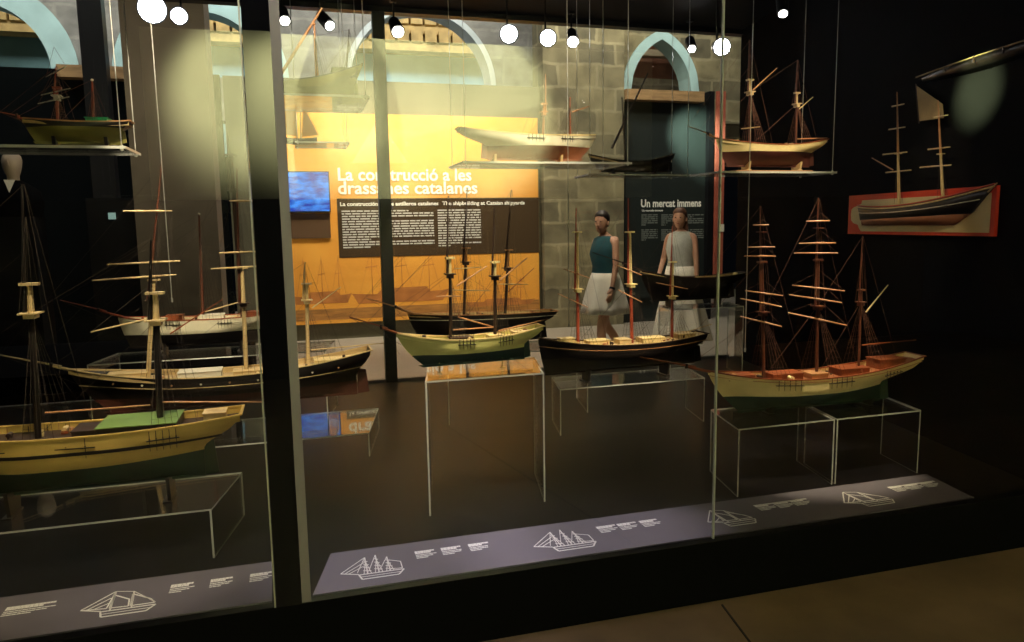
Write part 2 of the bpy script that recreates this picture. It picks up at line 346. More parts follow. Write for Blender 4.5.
# ------------------------------------------------------------------ ship models
def sm(x): x = max(0., min(1., x)); return x*x*(3-2*x)
def ship(label, bow, stern, Yb, Ys=None, mid=None, keel=None, wl=None, beam=.16, top=CREAM, bot=GRNB, railm=MAHOG, deckm=DECKM, masts=(), sprit=None,
         houses=(), rake=.06, counter=.12, bulw=.02, spar=PINE, rope=ROPE, channels=(), stripe=None, support='pins', zbase=None, name='model_ship', group=None, transom=.62, rudder=True, ports=0, chan_m=None, rope_r=.0009, gear=8, cargo=None):
    """bow/stern = image points of the rail ends, mid = image y of the rail amidships, wl/keel = image y of waterline and keel amidships"""
    Ys = Yb if Ys is None else Ys
    A = onY(bow[0], bow[1], Yb); B = onY(stern[0], stern[1], Ys)
    ax = Vector((B.x-A.x, B.y-A.y, 0)); L = ax.length; ax.normalize(); n = Vector((ax.y, -ax.x, 0))
    if n.y > 0: n = -n                                     # towards the viewer's side of the hull
    xm = (bow[0]+stern[0])/2; Ym = (Yb+Ys)/2
    near = Ym-beam/2
    zm = onY(xm, mid, near).z; zk = onY(xm, keel, near).z; zw = onY(xm, wl, near).z
    zb, zs = A.z, B.z
    def rail(s): return zb*(2*(s-.5)*(s-1)) + zm*(-4*s*(s-1)) + zs*(2*s*(s-.5))
    A0 = Vector((A.x, A.y, 0))
    def P(s, w, z): return A0+ax*(s*L)+n*w+Vector((0, 0, z))
    base = P(.5, 0, zk if zbase is None else zbase)
    root = empty(name, base, label, 'ship model', group)
    def rows(s):
        zr = rail(s); return [zk+(zw-zk)*(i/5) for i in range(6)]+[zw+(zr-zw)*(i/6) for i in range(1, 7)]
    def hb(t, q, g):
        Fb = 1.0
        if t < .4: Fb = max(0, math.sin(PI/2*t/.4))**(.75+1.5*(1-q))
        Fs = 1.0
        if t > .6: e = transom*sm((q-.45)/.4); Fs = 1-(1-e)*((t-.6)/.4)**(1.8)
        return beam/2*Fb*Fs*min(1, (max(q, 0)/.55))**(.45+.6*abs(t-.5)*2*.9)
    NS = 30; G = []
    for i in range(NS+1):
        t = i/NS; col = []
        for j in range(12):
            # rail-relative fraction
            s = t
            for _ in range(2):
                r_ = rows(s); zr = rail(s); q = (r_[j]-zk)/(zr-zk)
                sb = rake*(1-q)**1.4; ss = 1-counter*(1-sm((q-.42)/.58)); s = sb+(ss-sb)*t
            z = r_[j]; col.append((s, hb(t, q, 0), z, q))
        G.append(col)
    mb = MB()
    for side in (1, -1):
        vs = [P(s, side*(w if 0 < j else 0), z) for col in G for j, (s, w, z, q) in enumerate(col)]
        fs = []; 
        for part, (j0, j1) in ((1, (0, 5)), (0, (5, 11))):
            fs = []
            for i in range(NS):
                for j in range(j0, j1):
                    a = i*12+j; f = [a, a+12, a+13, a+1]; fs.append(f if side == 1 else f[::-1])
            mb.add(vs, fs, part, True)
    tr = G[-1]; vs = [P(s, w, z) for s, w, z, q in tr]+[P(s, -w, z) for s, w, z, q in tr]
    mb.add(vs, [[j, j+1, j+13, j+12] for j in range(11)], 0)
    mb.build('hull', [top, bot], root)
    # rail cap, stripe
    def edge(off, w, h, m_, nm, dz=0, jj=11, inner=0):
        mb = MB()
        for side in (1, -1):
            rings = []
            for col in G:
                s, hw, z, q = col[jj]; hw2 = hw-inner
                o = P(s, side*(hw2+off), z+dz+h/2); i_ = P(s, side*max(0, hw2+off-w), z+dz+h/2)
                rings.append([o, i_, i_-Vector((0, 0, h)), o-Vector((0, 0, h))])
            mb.loft(rings, smooth=False)
        s, hw, z, q = G[-1][jj]
        mb.box((P(s+.004, 0, z+dz)), (w*1.2, 2*hw+2*off, h), mi=0, ux=ax)
        return mb.build(nm, m_, root)
    edge(.003, .009, .006, railm, 'rail')
    if stripe:
        for (jj, m_, *hh) in stripe: edge(.0025, .004, hh[0] if hh else .004, m_, 'wale', jj=jj)
    # inner bulwark + deck
    mb = MB(); rings = []; rin = []
    for col in G:
        s, hw, z, q = col[11]; zd = z-bulw; hh = max(.0005, hw-.004)
        rings.append([P(s, hh, zd), P(s, 0, zd+.004), P(s, -hh, zd)])
    mb.loft(rings, closed=False, smooth=True); mb.build('deck', deckm, root)
    mb = MB()
    for side in (1, -1):
        rr = []
        for col in G:
            s, hw, z, q = col[11]; hh = max(.0005, hw-.004); rr.append([P(s, side*hh, z), P(s, side*hh, z-bulw)])
        mb.loft(rr, closed=False, smooth=True)
    mb.build('bulwark', top if top not in (BLKH,) else deckm, root)
    # keel, rudder
    mb = MB(); ke = 1-counter
    mb.prism([P(rake*.8, -.004, zk), P(ke, -.004, zk), P(ke, -.004, zk-.012), P(rake, -.004, zk-.012)], n*.008)
    mb.build('keel', bot, root)
    if rudder:
        mb = MB(); zr = rail(.95)
        mb.prism([P(ke+.002, -.004, zk-.006), P(ke+.045, -.004, zk), P(ke+.035, -.004, zk+(zr-zk)*.55), P(ke+.002, -.004, zk+(zr-zk)*.6)], n*.008); mb.build('rudder', bot, root)
    def zdeck(s): return rail(s)-bulw+.004
    def halfw(s):
        c = min(G, key=lambda c: abs(c[11][0]-s))[11]; return c[1]
    def sat(x, y):       # image point on the ship's centre plane
        p = onPl(x, y, A, n); return (p-A0).dot(ax)/L, p.z
    # portholes
    if ports:
        for k in range(ports):
            s = .14+.74*k/max(1, ports-1); c = min(G, key=lambda c: abs(c[9][0]-s))[9]
            p = P(s, c[1]+.001, c[2]); o = MB().tube(p, p+n*.004, .006, .006, 10).build('porthole', WHITEF if k % 2 else TAN, root)
    # bowsprit
    if sprit:
        s, z = sat(*sprit); tip = P(s, 0, z); b0 = P(.07, 0, zdeck(.07)+.008); midp = b0.lerp(tip, .45)
        bs = MB().tube(b0, midp, .0075*L**.5, .0062*L**.5).build('bowsprit', spar, root)
        MB().tube(b0.lerp(tip, .34)+Vector((0, 0, .008)), tip, .0052*L**.5, .0026*L**.5).build('jib_boom', spar, bs)
        MB().tube(midp-Vector((0, 0, .008)), midp+Vector((0, 0, .016)), .008*L**.5, .008*L**.5).build('sprit_cap', DKBR, bs)
        mb = MB(); mb.path([tip, P(.03, 0, (zw+zb)/2)], rope_r); mb.path([midp, P(.02, 0, zw+.01)], rope_r); mb.build('bobstay', rope, root)
    # masts
    tops = []
    for mi_, M in enumerate(masts):
        sb_, _ = sat(*M['base']); p0 = P(sb_, 0, zdeck(min(1, max(0, sb_)))-.004)
        st, zt = sat(*M['top']); pt = P(st, 0, zt); r = M.get('r', .008)
        dd = M.get('d')                                       # image y of the doubling: lower, upper
        def at(y):
            lo, hi = 0., 1.
            k = (M['base'][1]-y)/(M['base'][1]-M['top'][1]); xx = M['base'][0]+(M['top'][0]-M['base'][0])*k
            s_, z_ = sat(xx, y); return P(s_, 0, z_)
        lm = M.get('lm', spar); um = M.get('um', lm); dm = M.get('dm', um)
        if dd:
            pl, pu = at(dd[0]), at(dd[1]); off = ax*(-r*1.7)
            mast = MB().tube(p0, pl, r, r*.9, 10).build('mast', lm, root)
            MB().tube(pl-Vector((0, 0, .01)), pu, r*.95, r*.8, 10).build('masthead', dm, mast)
            MB().tube(pl+off, pt+off*.3, r*.72, r*.3, 8).build('topmast', um, mast)
            mb = MB(); mb.box(pl, (r*5.5, r*6.5, .006), ux=ax); mb.box(pl-Vector((0, 0, .012)), (r*3, r*5, .018), ux=ax); mb.build('crosstree', M.get('cm', dm), mast)
            mb = MB(); mb.box(pu, (r*5, r*3.2, .010), ux=ax); mb.build('mast_cap', dm, mast)
            shz = pl
            if M.get('d2'):
                pq = at(M['d2']); mb = MB(); mb.box(pq, (r*4, r*5, .004), ux=ax); mb.build('crosstree', dm, mast)
        else:
            mast = MB().tube(p0, pt, r, r*.4, 10).build('mast', lm, root); shz = p0.lerp(pt, .8)
            MB().ell(pt, (r*.8, r*.8, r*.7), 8, 5).build('truck', um, mast)
        tops.append((p0, shz, pt, sb_))
        # yards: (left x, right x, image y at the mast, brace angle, material)
        for (xl, xr, yy, th, ym, *tt) in M.get('yards', ()):
            c = at(yy)+n*(r*1.6); d = Vector((math.cos(math.radians(th)), -math.sin(math.radians(th)), 0))
            def solve(px):
                k = (px-512)/F; w = RT-FWD*k; return -((c-CAM).dot(w))/d.dot(w)
            a, b = solve(xl), solve(xr); tl = tt[0] if tt else M.get('tilt', 0)
            pa = c+d*a-Vector((0, 0, tl*a)); pb = c+d*b-Vector((0, 0, tl*b)); yr = M.get('yr', .0042)
            mb = MB(); mb.tube(c, pa, yr, yr*.55, 8).tube(c, pb, yr, yr*.55, 8); mb.build('yard', ym, mast)
            if M.get('lifts', True):
                mb = MB(); q = c+Vector((0, 0, abs(a-b)*.35)); mb.path([pa, q, pb], rope_r*.9, 4); mb.build('yard_lift', rope, mast)
        for (x0_, y0_, x1_, y1_, gm) in M.get('spars', ()):
            s0, z0_ = sat(x0_, y0_); s1, z1_ = sat(x1_, y1_); rr = M.get('sr', .0045)
            MB().tube(P(s0, 0, z0_), P(s1, 0, z1_), rr, rr*.6, 8).build(M.get('sn', 'boom'), gm, mast)
        if M.get('shrouds', True):
            mb = MB()
            for side in (1, -1):
                hw = halfw(sb_); ends = []
                for k in range(5):
                    s = sb_+(-.01+.022*k)*(1); e = P(s, side*hw, rail(s)); ends.append(e); mb.tube(e, shz, rope_r, rope_r, 4)
                for q in range(1, 8):
                    mb.tube(ends[0].lerp(shz, q*.09), ends[-1].lerp(shz, q*.09), rope_r*.6, rope_r*.6, 3)
                if dd:
                    for k in (-1, 1): mb.tube(pl+n*(side*r*4)+ax*(k*r*2), pl.lerp(pt, .75), rope_r*.8, rope_r*.8, 4)
            mb.build('shrouds', M.get('rm', rope), root)
            mb = MB()                                         # backstays reach further aft
            for side in (1, -1): mb.tube(P(min(.99, sb_+.13), side*halfw(min(.99, sb_+.13)), rail(min(1, sb_+.13))), pt, rope_r*.8, rope_r*.8, 4)
            mb.build('backstays', rope, root)
    for k, (p0, sh, pt, sb_) in enumerate(tops):
        if k == 0:
            if sprit:
                for q, e in ((1, pt), (.7, sh.lerp(pt, .5)), (.45, sh)):
                    MB().tube(b0.lerp(tip, q), e, rope_r, rope_r, 4).build('stay', rope, root)
        else:
            a0, ash, apt, _ = tops[k-1]
            MB().tube(a0+Vector((0, 0, .01)), sh, rope_r, rope_r, 4).build('stay', rope, root)
            MB().tube(ash, pt, rope_r, rope_r, 4).build('stay', rope, root)
    # channels: dark chainplates on the hull side
    for (s0, s1) in channels:
        for side in (1, -1):
            mb = MB(); q = 0
            c = [min(G, key=lambda c: abs(c[9][0]-s))[9] for s in (s0, s1)]
            a, b = P(s0, side*(c[0][1]+.004), c[0][2]), P(s1, side*(c[1][1]+.004), c[1][2])
            mb.box((a+b)/2, ((a-b).length, .008, .004), ux=(b-a))
            k = 5
            for i in range(k):
                p = a.lerp(b, (i+.5)/k); mb.tube(p+Vector((0, 0, bulw*1.3)), p-Vector((0, 0, (zm-zw)*.32)), .0016, .0012, 5); mb.ell(p+Vector((0, 0, .006)), (.0035, .003, .0035), 6, 4)
            mb.build('channel', chan_m or BLKH, root)
    # deck houses (s0, s1, width fraction, height, material)
    for (s0, s1, wf, h, hm, *nm) in houses:
        zz = min(zdeck(s0), zdeck(s1)); w = halfw((s0+s1)/2)*2*wf
        mb = MB(); c = P((s0+s1)/2, 0, zz+h/2); mb.box(c, ((s1-s0)*L, w, h), ux=ax)
        hs = mb.build(nm[0] if nm else 'deckhouse', hm, root, .0015)
        MB().box(c+Vector((0, 0, h/2+.002)), ((s1-s0)*L+.008, w+.008, .004), ux=ax).build('roof' if not nm else 'cover', nm[1] if len(nm) > 1 else hm, hs)
    rnd = random.Random(int(L*1e5))
    for k in range(int(gear*1.7)):
        s = rnd.uniform(.1, .92); w = rnd.uniform(-.6, .6)*halfw(s); z = zdeck(s)
        kind = rnd.choice(('winch', 'barrel', 'coil', 'cleat')); mt = rnd.choice((PINE, TAN, MAHOG, CREAM, DKBR))
        g_ = rnd.uniform(1.1, 1.7)
        def D(a): return a*g_
        if kind == 'winch': MB().tube(P(s, w-D(.012), z+D(.010)), P(s, w+D(.012), z+D(.010)), D(.007)).box(P(s, w-D(.012), z+D(.006)), (D(.006), D(.003), D(.014))).box(P(s, w+D(.012), z+D(.006)), (D(.006), D(.003), D(.014))).build('winch', mt, root)
        elif kind == 'barrel': MB().tube(P(s, w, z), P(s, w, z+D(.008)), D(.0055), D(.0068)).tube(P(s, w, z+D(.008)), P(s, w, z+D(.016)), D(.0068), D(.0055)).build('barrel', mt, root)
        elif kind == 'coil': MB().tube(P(s, w, z), P(s, w, z+D(.005)), D(.009), D(.009), 10).tube(P(s, w, z+D(.005)), P(s, w, z+D(.008)), D(.006), D(.006), 10).build('rope_coil', mt, root)
        else: MB().box(P(s, w, z+D(.004)), (D(.014), D(.004), D(.004)), ux=ax).box(P(s, w, z+D(.002)), (D(.004), D(.004), D(.006)), ux=ax).build('cleat', mt, root)
    st_me = None
    for k in range(12):
        s = .1+.82*k/11
        for side in (1, -1):
            p = P(s, side*(halfw(s)-.006), rail(s)-bulw)
            if st_me is None:
                o = MB().tube(p, p+Vector((0, 0, bulw)), .0016, .0016, 5).build('stanchion', PINE if deckm == DECKM else TAN, root); st_me = o.data; p_0 = p
            else:
                o = bpy.data.objects.new('stanchion', st_me); COL.objects.link(o); o.parent = root; o.location = p-p_0
    zb_ = zk-.012 if zbase is None else zbase
    if support == 'pins':
        for s in (.28, .72): MB().tube(P(s, 0, zb_), P(s, 0, zk+.01), .003, .003).box(P(s, 0, zb_+.002), (.02, .02, .004), ux=ax).build('support_pin', BRASS, root)
    elif support in ('cradle', 'cradle_pale'):
        for s in (.27, .75):
            mb = MB(); h = max(.02, zk-zb_); wt = halfw(s)*.8
            mb.prism([P(s, -wt*.55, zb_), P(s, wt*.55, zb_), P(s, wt*.75, zb_+h*1.0+.02), P(s, .01, zb_+h), P(s, -.01, zb_+h), P(s, -wt*.75, zb_+h+.02)], ax*.014)
            mb.box(P(s, 0, zb_+.004), (.035, wt*1.4, .008), ux=ax); mb.build('cradle', PINE if support == 'cradle_pale' else BLKH, root)
        if support == 'cradle_pale': MB().box(P(.5, 0, zb_-.004), (L*.72, beam*.7, .01), ux=ax).build('baseboard', TAN, root)
    root['_ship'] = 1; del root['_ship']
    return dict(root=root, P=P, zk=zk, L=L, A=A, B=B, rail=rail, halfw=halfw, zdeck=zdeck, sat=sat, ax=ax, n=n)
# ------------------------------------------------------------------ ships on stands
acrylic('tall clear acrylic table carrying the pale green two-masted ship', .53, 1.105, 3.31, 3.72, .915)
ship('two-masted schooner model with pale green hull on the tall acrylic table', (396, 333), (540, 325), 3.46, 3.52, mid=340, keel=364, wl=354, beam=.15, top=LIME, bot=GRNB, railm=CREAM,
     masts=[dict(base=(451, 345), top=(449, 196), r=.0085, d=(274, 258), lm=DKBR, um=DKBR, dm=CREAM, cm=DKBR, spars=[(457, 286, 487, 266, TAN)], shrouds=True, yards=[(436, 462, 296, 20, TAN)]),
            dict(base=(495, 340), top=(495, 207), r=.0085, d=(276, 262), lm=DKBR, um=DKBR, dm=CREAM, cm=DKBR, spars=[(498, 331, 548, 319, TAN), (499, 281, 527, 258, TAN), (458, 317, 494, 327, TAN), (453, 330, 495, 327, TAN)]),],
     sprit=(349, 317), houses=[(.36, .5, .45, .02, DKBR), (.62, .72, .4, .018, CREAM), (.8, .92, .5, .016, PINE)], channels=[(.38, .5), (.66, .77)], spar=MAHOG, support='pins', zbase=.916, rake=.17, counter=.12)
acrylic('clear acrylic table behind the tall one, under the dark three-masted hull', .93, 1.95, 4.85, 5.3, .745)
ship('dark brig model whose black hull shows behind the pale green schooner', (408, 314), (554, 310), 5.0, 5.1, mid=315, keel=344, wl=329, beam=.2, top=BLKH, bot=BLKH, railm=TAN, deckm=DECKM,
     masts=[dict(base=(464, 315), top=(468, 188), r=.011, d=(262, 248), lm=DKBR, um=DKBR, dm=TAN, cm=DKBR, yards=[(455, 482, 268, -25, PINE), (452, 490, 290, 40, PINE)]),
            dict(base=(505, 314), top=(512, 190), r=.011, d=(268, 250), lm=DKBR, um=DKBR, dm=TAN, cm=DKBR, yards=[(498, 528, 284, 35, PINE)], spars=[(508, 292, 534, 268, MAHOG)]),],
     sprit=(366, 298), spar=TAN, support='cradle', zbase=.745, rake=.1, counter=.1, ports=0, stripe=[(9, WHITEF)])
acrylic('clear acrylic table under the black-hulled ship with red masts', 1.56, 2.60, 4.36, 4.74, .575)
ship('black-hulled three-masted ship model with dark red masts and cream deck fittings', (538, 338), (702, 332), 4.5, 4.56, mid=346, keel=371, wl=360, beam=.24, top=BLKH, bot=BLKH, railm=DKBR, bulw=.008,
     masts=[dict(base=(578, 342), top=(577, 208), r=.011, d=(289, 232), lm=REDWD, um=REDWD, dm=CREAM, cm=CREAM, yards=[(563, 590, 274, 30, TAN, .35), (558, 588, 303, 30, TAN, .45)]),
            dict(base=(632, 338), top=(629, 198), r=.0115, d=(284, 232), lm=REDWD, um=REDWD, dm=CREAM, cm=CREAM, yards=[(616, 642, 271, 30, TAN, .4), (618, 642, 297, 30, TAN, .5)]),
            dict(base=(672, 336), top=(673, 226), r=.010, d=(296, 262), lm=REDWD, um=REDWD, dm=CREAM, cm=CREAM, yards=[(656, 688, 286, 30, TAN, .2)], spars=[(674, 336, 712, 324, PINE)])],
     sprit=None, houses=[(.12, .2, .4, .03, CREAM), (.28, .4, .4, .028, CREAM), (.46, .53, .4, .03, PINE), (.6, .74, .45, .028, CREAM), (.82, .93, .6, .03, PINE)], stripe=[(9, TAN)], support='cradle', zbase=.576, gear=22, rake=.04, counter=.05)
acrylic('clear acrylic box far back beside the glass joint, under a dark hull', 3.0, 3.71, 5.6, 5.95, .885)
ship('long black hull model at the back, in front of the woman in grey', (640, 270), (742, 272), 5.75, 5.75, mid=278, keel=300, wl=292, beam=.22, top=BLKH, bot=BLKH, railm=DKBR, masts=[], support='cradle', zbase=.886, spar=DKBR, gear=4, houses=[(.3, .5, .4, .02, DKBR)], rake=.12, counter=.12, sprit=(592, 252))
acrylic('clear acrylic table under the bow half of the big cream ship', 2.02, 2.58, 3.07, 3.45, .615)
acrylic('clear acrylic table under the stern half of the big cream ship', 2.592, 3.12, 3.07, 3.40, .615)
G8 = dict(lm=MASTD, um=MASTD, dm=MASTD, cm=MASTD, r=.009, yr=.0045, rm=ROPEB)
ship('large three-masted barque model with cream topsides, dark green bottom and reddish deck', (708, 371), (914, 354), 3.30, 3.26, mid=380, keel=411, wl=396, beam=.24, top=CREAM, bot=GRNB, railm=MAHOG, deckm=DECKR, spar=MAHOG, rope=ROPEB,
     masts=[dict(G8, base=(764, 368), top=(761, 206), d=(312, 262), d2=232, yards=[(753, 769, 225, 30, TAN), (748, 775, 247, 25, TAN), (744, 776, 256, 40, TAN), (745, 783, 293, 40, TAN, .12), (740, 782, 303, 40, TAN, .18), (740, 782, 322, 40, TAN, .22)]),
            dict(G8, base=(817, 366), top=(819, 198), d=(306, 260), d2=228, yards=[(806, 830, 221, 30, TAN), (799, 836, 243, 25, TAN), (794, 838, 253, 40, TAN), (792, 845, 288, 40, TAN, .1), (789, 842, 299, 40, TAN, .14), (788, 847, 319, 40, TAN, .2)]),
            dict(G8, base=(859, 360), top=(863, 236), r=.007, d=(302, 290), spars=[(862, 345, 916, 340, MAHOG), (866, 312, 888, 285, PINE)], yards=[]),
            ],
     sprit=(640, 357), houses=[(.08, .2, .5, .022, MAHOG), (.28, .42, .4, .035, MAHOG), (.46, .54, .4, .025, TAN), (.6, .74, .45, .035, MAHOG), (.79, .92, .55, .05, MAHOG)], channels=[(.26, .38), (.5, .62), (.78, .88)], chan_m=DKBR, stripe=[(10, TAN)],
     support='cradle', zbase=.616, rake=.14, counter=.17, gear=16, rope_r=.0007)
# left bay
acrylic('clear acrylic table in the left bay under the yellow-hulled ship', -1.9, -.395, 3.15, 3.60, .483)
ship('yellow-hulled two-masted ship model with a green hatch cover, nearest in the left bay', (-95, 436), (241, 410), 3.34, 3.34, mid=438, keel=497, wl=471, beam=.28, top=YELLOW, bot=GRNB, railm=YELLOW, bulw=.03, deckm=DKBR,
     masts=[dict(base=(37, 425), top=(24, 184), r=.013, d=(313, 284), lm=BLKH, um=BLKH, dm=PINE, cm=PINE, spars=[]),
            dict(base=(160, 418), top=(153, 240), r=.014, d=(320, 293), lm=BLKH, um=BLKH, dm=PINE, cm=PINE, spars=[(158, 402, 262, 402, TAN), (45, 413, 150, 405, TAN)])],
     sprit=(-190, 380), houses=[(.56, .80, .8, .045, BLKH, 'hatch', GREEN), (.88, .95, .4, .04, PINE), (.48, .58, .5, .03, DKBR)], channels=[(.28, .56), (.71, .81)], stripe=[(8, BLKH, .014)], spar=TAN, support='cradle', zbase=.484, rake=.1, counter=.13, gear=10)
acrylic('low clear acrylic table behind the black post, under the dark red ship bottom', -1.45, .352, 4.33, 4.92, .415)
ship('large black-hulled three-masted ship model with a row of portholes, crossing behind the post', (68, 369), (369, 348), 4.62, 4.66, mid=377, keel=409, wl=396, beam=.30, top=BLKH, bot=REDB, railm=PINE, bulw=.03,
     masts=[dict(base=(147, 366), top=(163, 164), r=.013, d=(300, 280), lm=PINE, um=MASTD, dm=PINE, cm=DKBR, yr=.0065, yards=[(123, 172, 211, -20, PINE), (107, 180, 262, -35, PINE), (92, 176, 276, -40, PINE), (91, 148, 318, -70, PINE)]),
            dict(base=(246, 366), top=(238, 168), r=.013, d=(303, 268), lm=PINE, um=MASTD, dm=PINE, cm=DKBR, yr=.0065, yards=[(229, 262, 201, -20, PINE), (219, 262, 252, -30, PINE), (211, 262, 267, -35, PINE)], spars=[(170, 334, 223, 299, MAHOG), (205, 312, 246, 300, PINE)]),
            dict(base=(308, 362), top=(306, 262), r=.012, d=(300, 284), lm=PINE, um=PINE, dm=PINE, cm=PINE, spars=[(311, 350, 384, 343, PINE), (312, 308, 341, 287, PINE)])],
     sprit=(0, 355), houses=[(.12, .24, .5, .04, PINE), (.34, .48, .45, .045, WHITEF), (.52, .64, .4, .03, PINE), (.8, .95, .5, .03, CREAM)], spar=PINE, support='pins', zbase=.416, ports=9, stripe=[(8, PINE)], gear=14, rake=.12, counter=.05)
acrylic('clear acrylic table at the back of the left bay, under the white hull', -1.35, .15, 5.3, 5.75, .765)
ship('white-hulled ship model with crew gear on deck, behind the black ship in the left bay', (118, 317), (276, 312), 5.5, 5.5, mid=320, keel=346, wl=334, beam=.25, top=WHITEH, bot=BLKH, railm=REDWD,
     masts=[dict(base=(203, 318), top=(199, 214), r=.012, lm=MASTD, um=WHITEF), dict(base=(243, 318), top=(229, 132), r=.016, d=(190, 155), lm=DKBR, um=DKBR, dm=DKBR, cm=DKBR)],
     sprit=(60, 300), houses=[(.3, .4, .4, .04, MAHOG), (.5, .66, .4, .035, WHITEF), (.78, .9, .4, .04, MAHOG)], channels=[(.3, .4), (.62, .72)], spar=REDWD, support='cradle', zbase=.766, gear=14, rake=.06, counter=.1)

# hanging glass shelves ------------------------------------------------------
def shelf(label, x0, x1, y0, y1, z, wires=((0, 0), (1, 0), (0, 1), (1, 1)), down=0):
    root = empty('glass_shelf', ((x0+x1)/2, (y0+y1)/2, z), label, 'shelf')
    mb = MB(); mb.box(((x0+x1)/2, (y0+y1)/2, z-.006), (x1-x0, y1-y0, .012)); mb.m = [0, 0, 1, 1, 1, 1]; mb.build('glass_plate', [ACR, ACRE], root)
    for a, b in wires:
        x, y = x0+.02+(x1-x0-.04)*a, y0+.02+(y1-y0-.04)*b
        MB().tube((x, y, z-.02-down), (x, y, ZC), .0022, .0022, 6).build('suspension_wire', STEEL, root)
        MB().tube((x, y, z-.018), (x, y, z+.006), .007, .007, 10).build('wire_clamp', STEEL, root)
    return root
shelf('glass shelf hung on wires under the olive-hulled ship in the upper left bay', -1.95, -.72, 3.75, 4.1, 2.0)
ship('olive-hulled brig model with a green deck box, on the hanging shelf in the left bay', (22, 118), (131, 122), 3.9, 3.9, mid=121, keel=140, wl=126, beam=.16, top=BLKH, bot=OLIVE, railm=TAN, spar=REDWD, rope=ROPEB,
     masts=[dict(base=(57, 119), top=(57, 66), r=.007, d=(96, 88), lm=REDWD, um=REDWD, dm=REDWD, cm=WHITEF, yr=.003, yards=[(46, 66, 72, 60, WHITEF), (41, 70, 92, 50, WHITEF), (38, 69, 100, 50, WHITEF)]),
            dict(base=(93, 120), top=(92, 80), r=.009, lm=REDWD, um=WHITEF)],
     sprit=(0, 112), houses=[(.6, .8, .7, .035, GREENB)], support='cradle', zbase=2.0, gear=4, rake=.1, counter=.1)
shelf('upper glass shelf between the two black posts, carrying the olive stepped hull', -.06, .42, 4.2, 4.75, 2.33)
ship('olive brown ship model with raised stern, on the upper shelf between two black posts', (262, 82), (361, 66), 4.5, 4.5, mid=77, keel=98, wl=86, beam=.2, top=OLIVE, bot=OLIVE, railm=OLIVEW, spar=TAN,
     masts=[dict(base=(317, 74), top=(314, 24), r=.012, lm=TAN, um=TAN, spars=[(281, 74, 322, 8, TAN)], sn='lateen_yard', sr=.010), dict(base=(346, 70), top=(349, 30), r=.006, lm=DKBR, um=DKBR)],
     houses=[(.7, .95, .8, .05, OLIVEW)], support='cradle', zbase=2.332, gear=4, rake=.12, counter=.08)
# small boat with two tan sails
def sailboat():
    Y = 6.0; root = empty('sailing_boat', onY(300, 141, Y), 'small boat model with two tan triangular sails, below the upper shelf', 'boat model')
    P = lambda x, y, dy=0: onY(x, y, Y+dy)
    hull = []
    for i in range(9):
        t = i/8; x = 283+34*t; w = .05*math.sin(PI*min(1, t*1.02+.0))**.6 if 0 < t < 1 else .002
        a = P(x, 139-2*(2*t-1)**2, 0); hull.append([a+Vector((0, -w, 0)), a+Vector((0, -w*.6, -.03)), a+Vector((0, 0, -.045)), a+Vector((0, w*.6, -.03)), a+Vector((0, w, 0))])
    MB().loft(hull, cap=True).build('hull', DKBR, root)
    MB().tube(P(301, 139), P(300, 103), .005, .003).build('mast', DKBR, root)
    for pts, nm in (([(298, 137), (284, 134), (283, 106), (296, 104)], 'sail'), ([(302, 137), (319, 135), (303, 105)], 'sail')):
        MB().prism([P(*p) for p in pts], (0, .004, 0)).build(nm, SAIL, root)
    return root
sailboat()
shelf('small lower glass shelf under the boat with tan sails', .02, .42, 5.8, 6.2, onY(300, 144, 6.0).z)
shelf('wide glass shelf hung in the middle bay under the white and brown hull', .93, 1.98, 4.2, 4.62, 1.985)
ship('white and brown-bottomed ship model on the wide hanging shelf in the middle bay', (596, 135), (458, 128), 4.4, 4.4, mid=134, keel=157, wl=145, beam=.2, top=WHITEH, bot=BRNB, railm=CREAM, spar=TAN,
     masts=[dict(base=(570, 136), top=(570, 98), r=.008, lm=MAHOG, um=MAHOG, spars=[(572, 112, 590, 106, TAN)]), dict(base=(543, 134), top=(545, 74), r=.0075, d=(112, 104), lm=TAN, um=TAN, dm=TAN)],
     sprit=None, houses=[(.3, .4, .4, .02, MAHOG), (.55, .65, .4, .02, CREAM)], channels=[(.2, .3), (.42, .55)], support='cradle_pale', zbase=1.993, gear=6, rake=.12, counter=.2)
zs4 = 1.985
shelf('narrow glass shelf hung beside the stone pier under the small black boat', 2.10, 2.95, 5.2, 5.5, zs4)
ship('small open black boat model with one long raked mast, before the stone pier', (588, 154), (673, 154), 5.32, 5.32, mid=161, keel=170, wl=166, beam=.2, top=BLKH, bot=BLKH, railm=DKBR,
     masts=[dict(base=(626, 162), top=(622, 98), r=.009, lm=DKBR, um=DKBR, spars=[(612, 148, 648, 73, DKBR)], sn='lateen_yard', sr=.010)], rake=.16, counter=.05, support='cradle', zbase=zs4+.001, gear=2, transom=.3)
zs5 = onY(770, 173, 4.15).z
shelf('wire-hung glass shelf against the black wall under the cream two-masted ship', onY(706, 173, 4.15).x, 3.30, 4.0, 4.35, zs5, wires=((0, 0), (1, 0), (1, 1)))
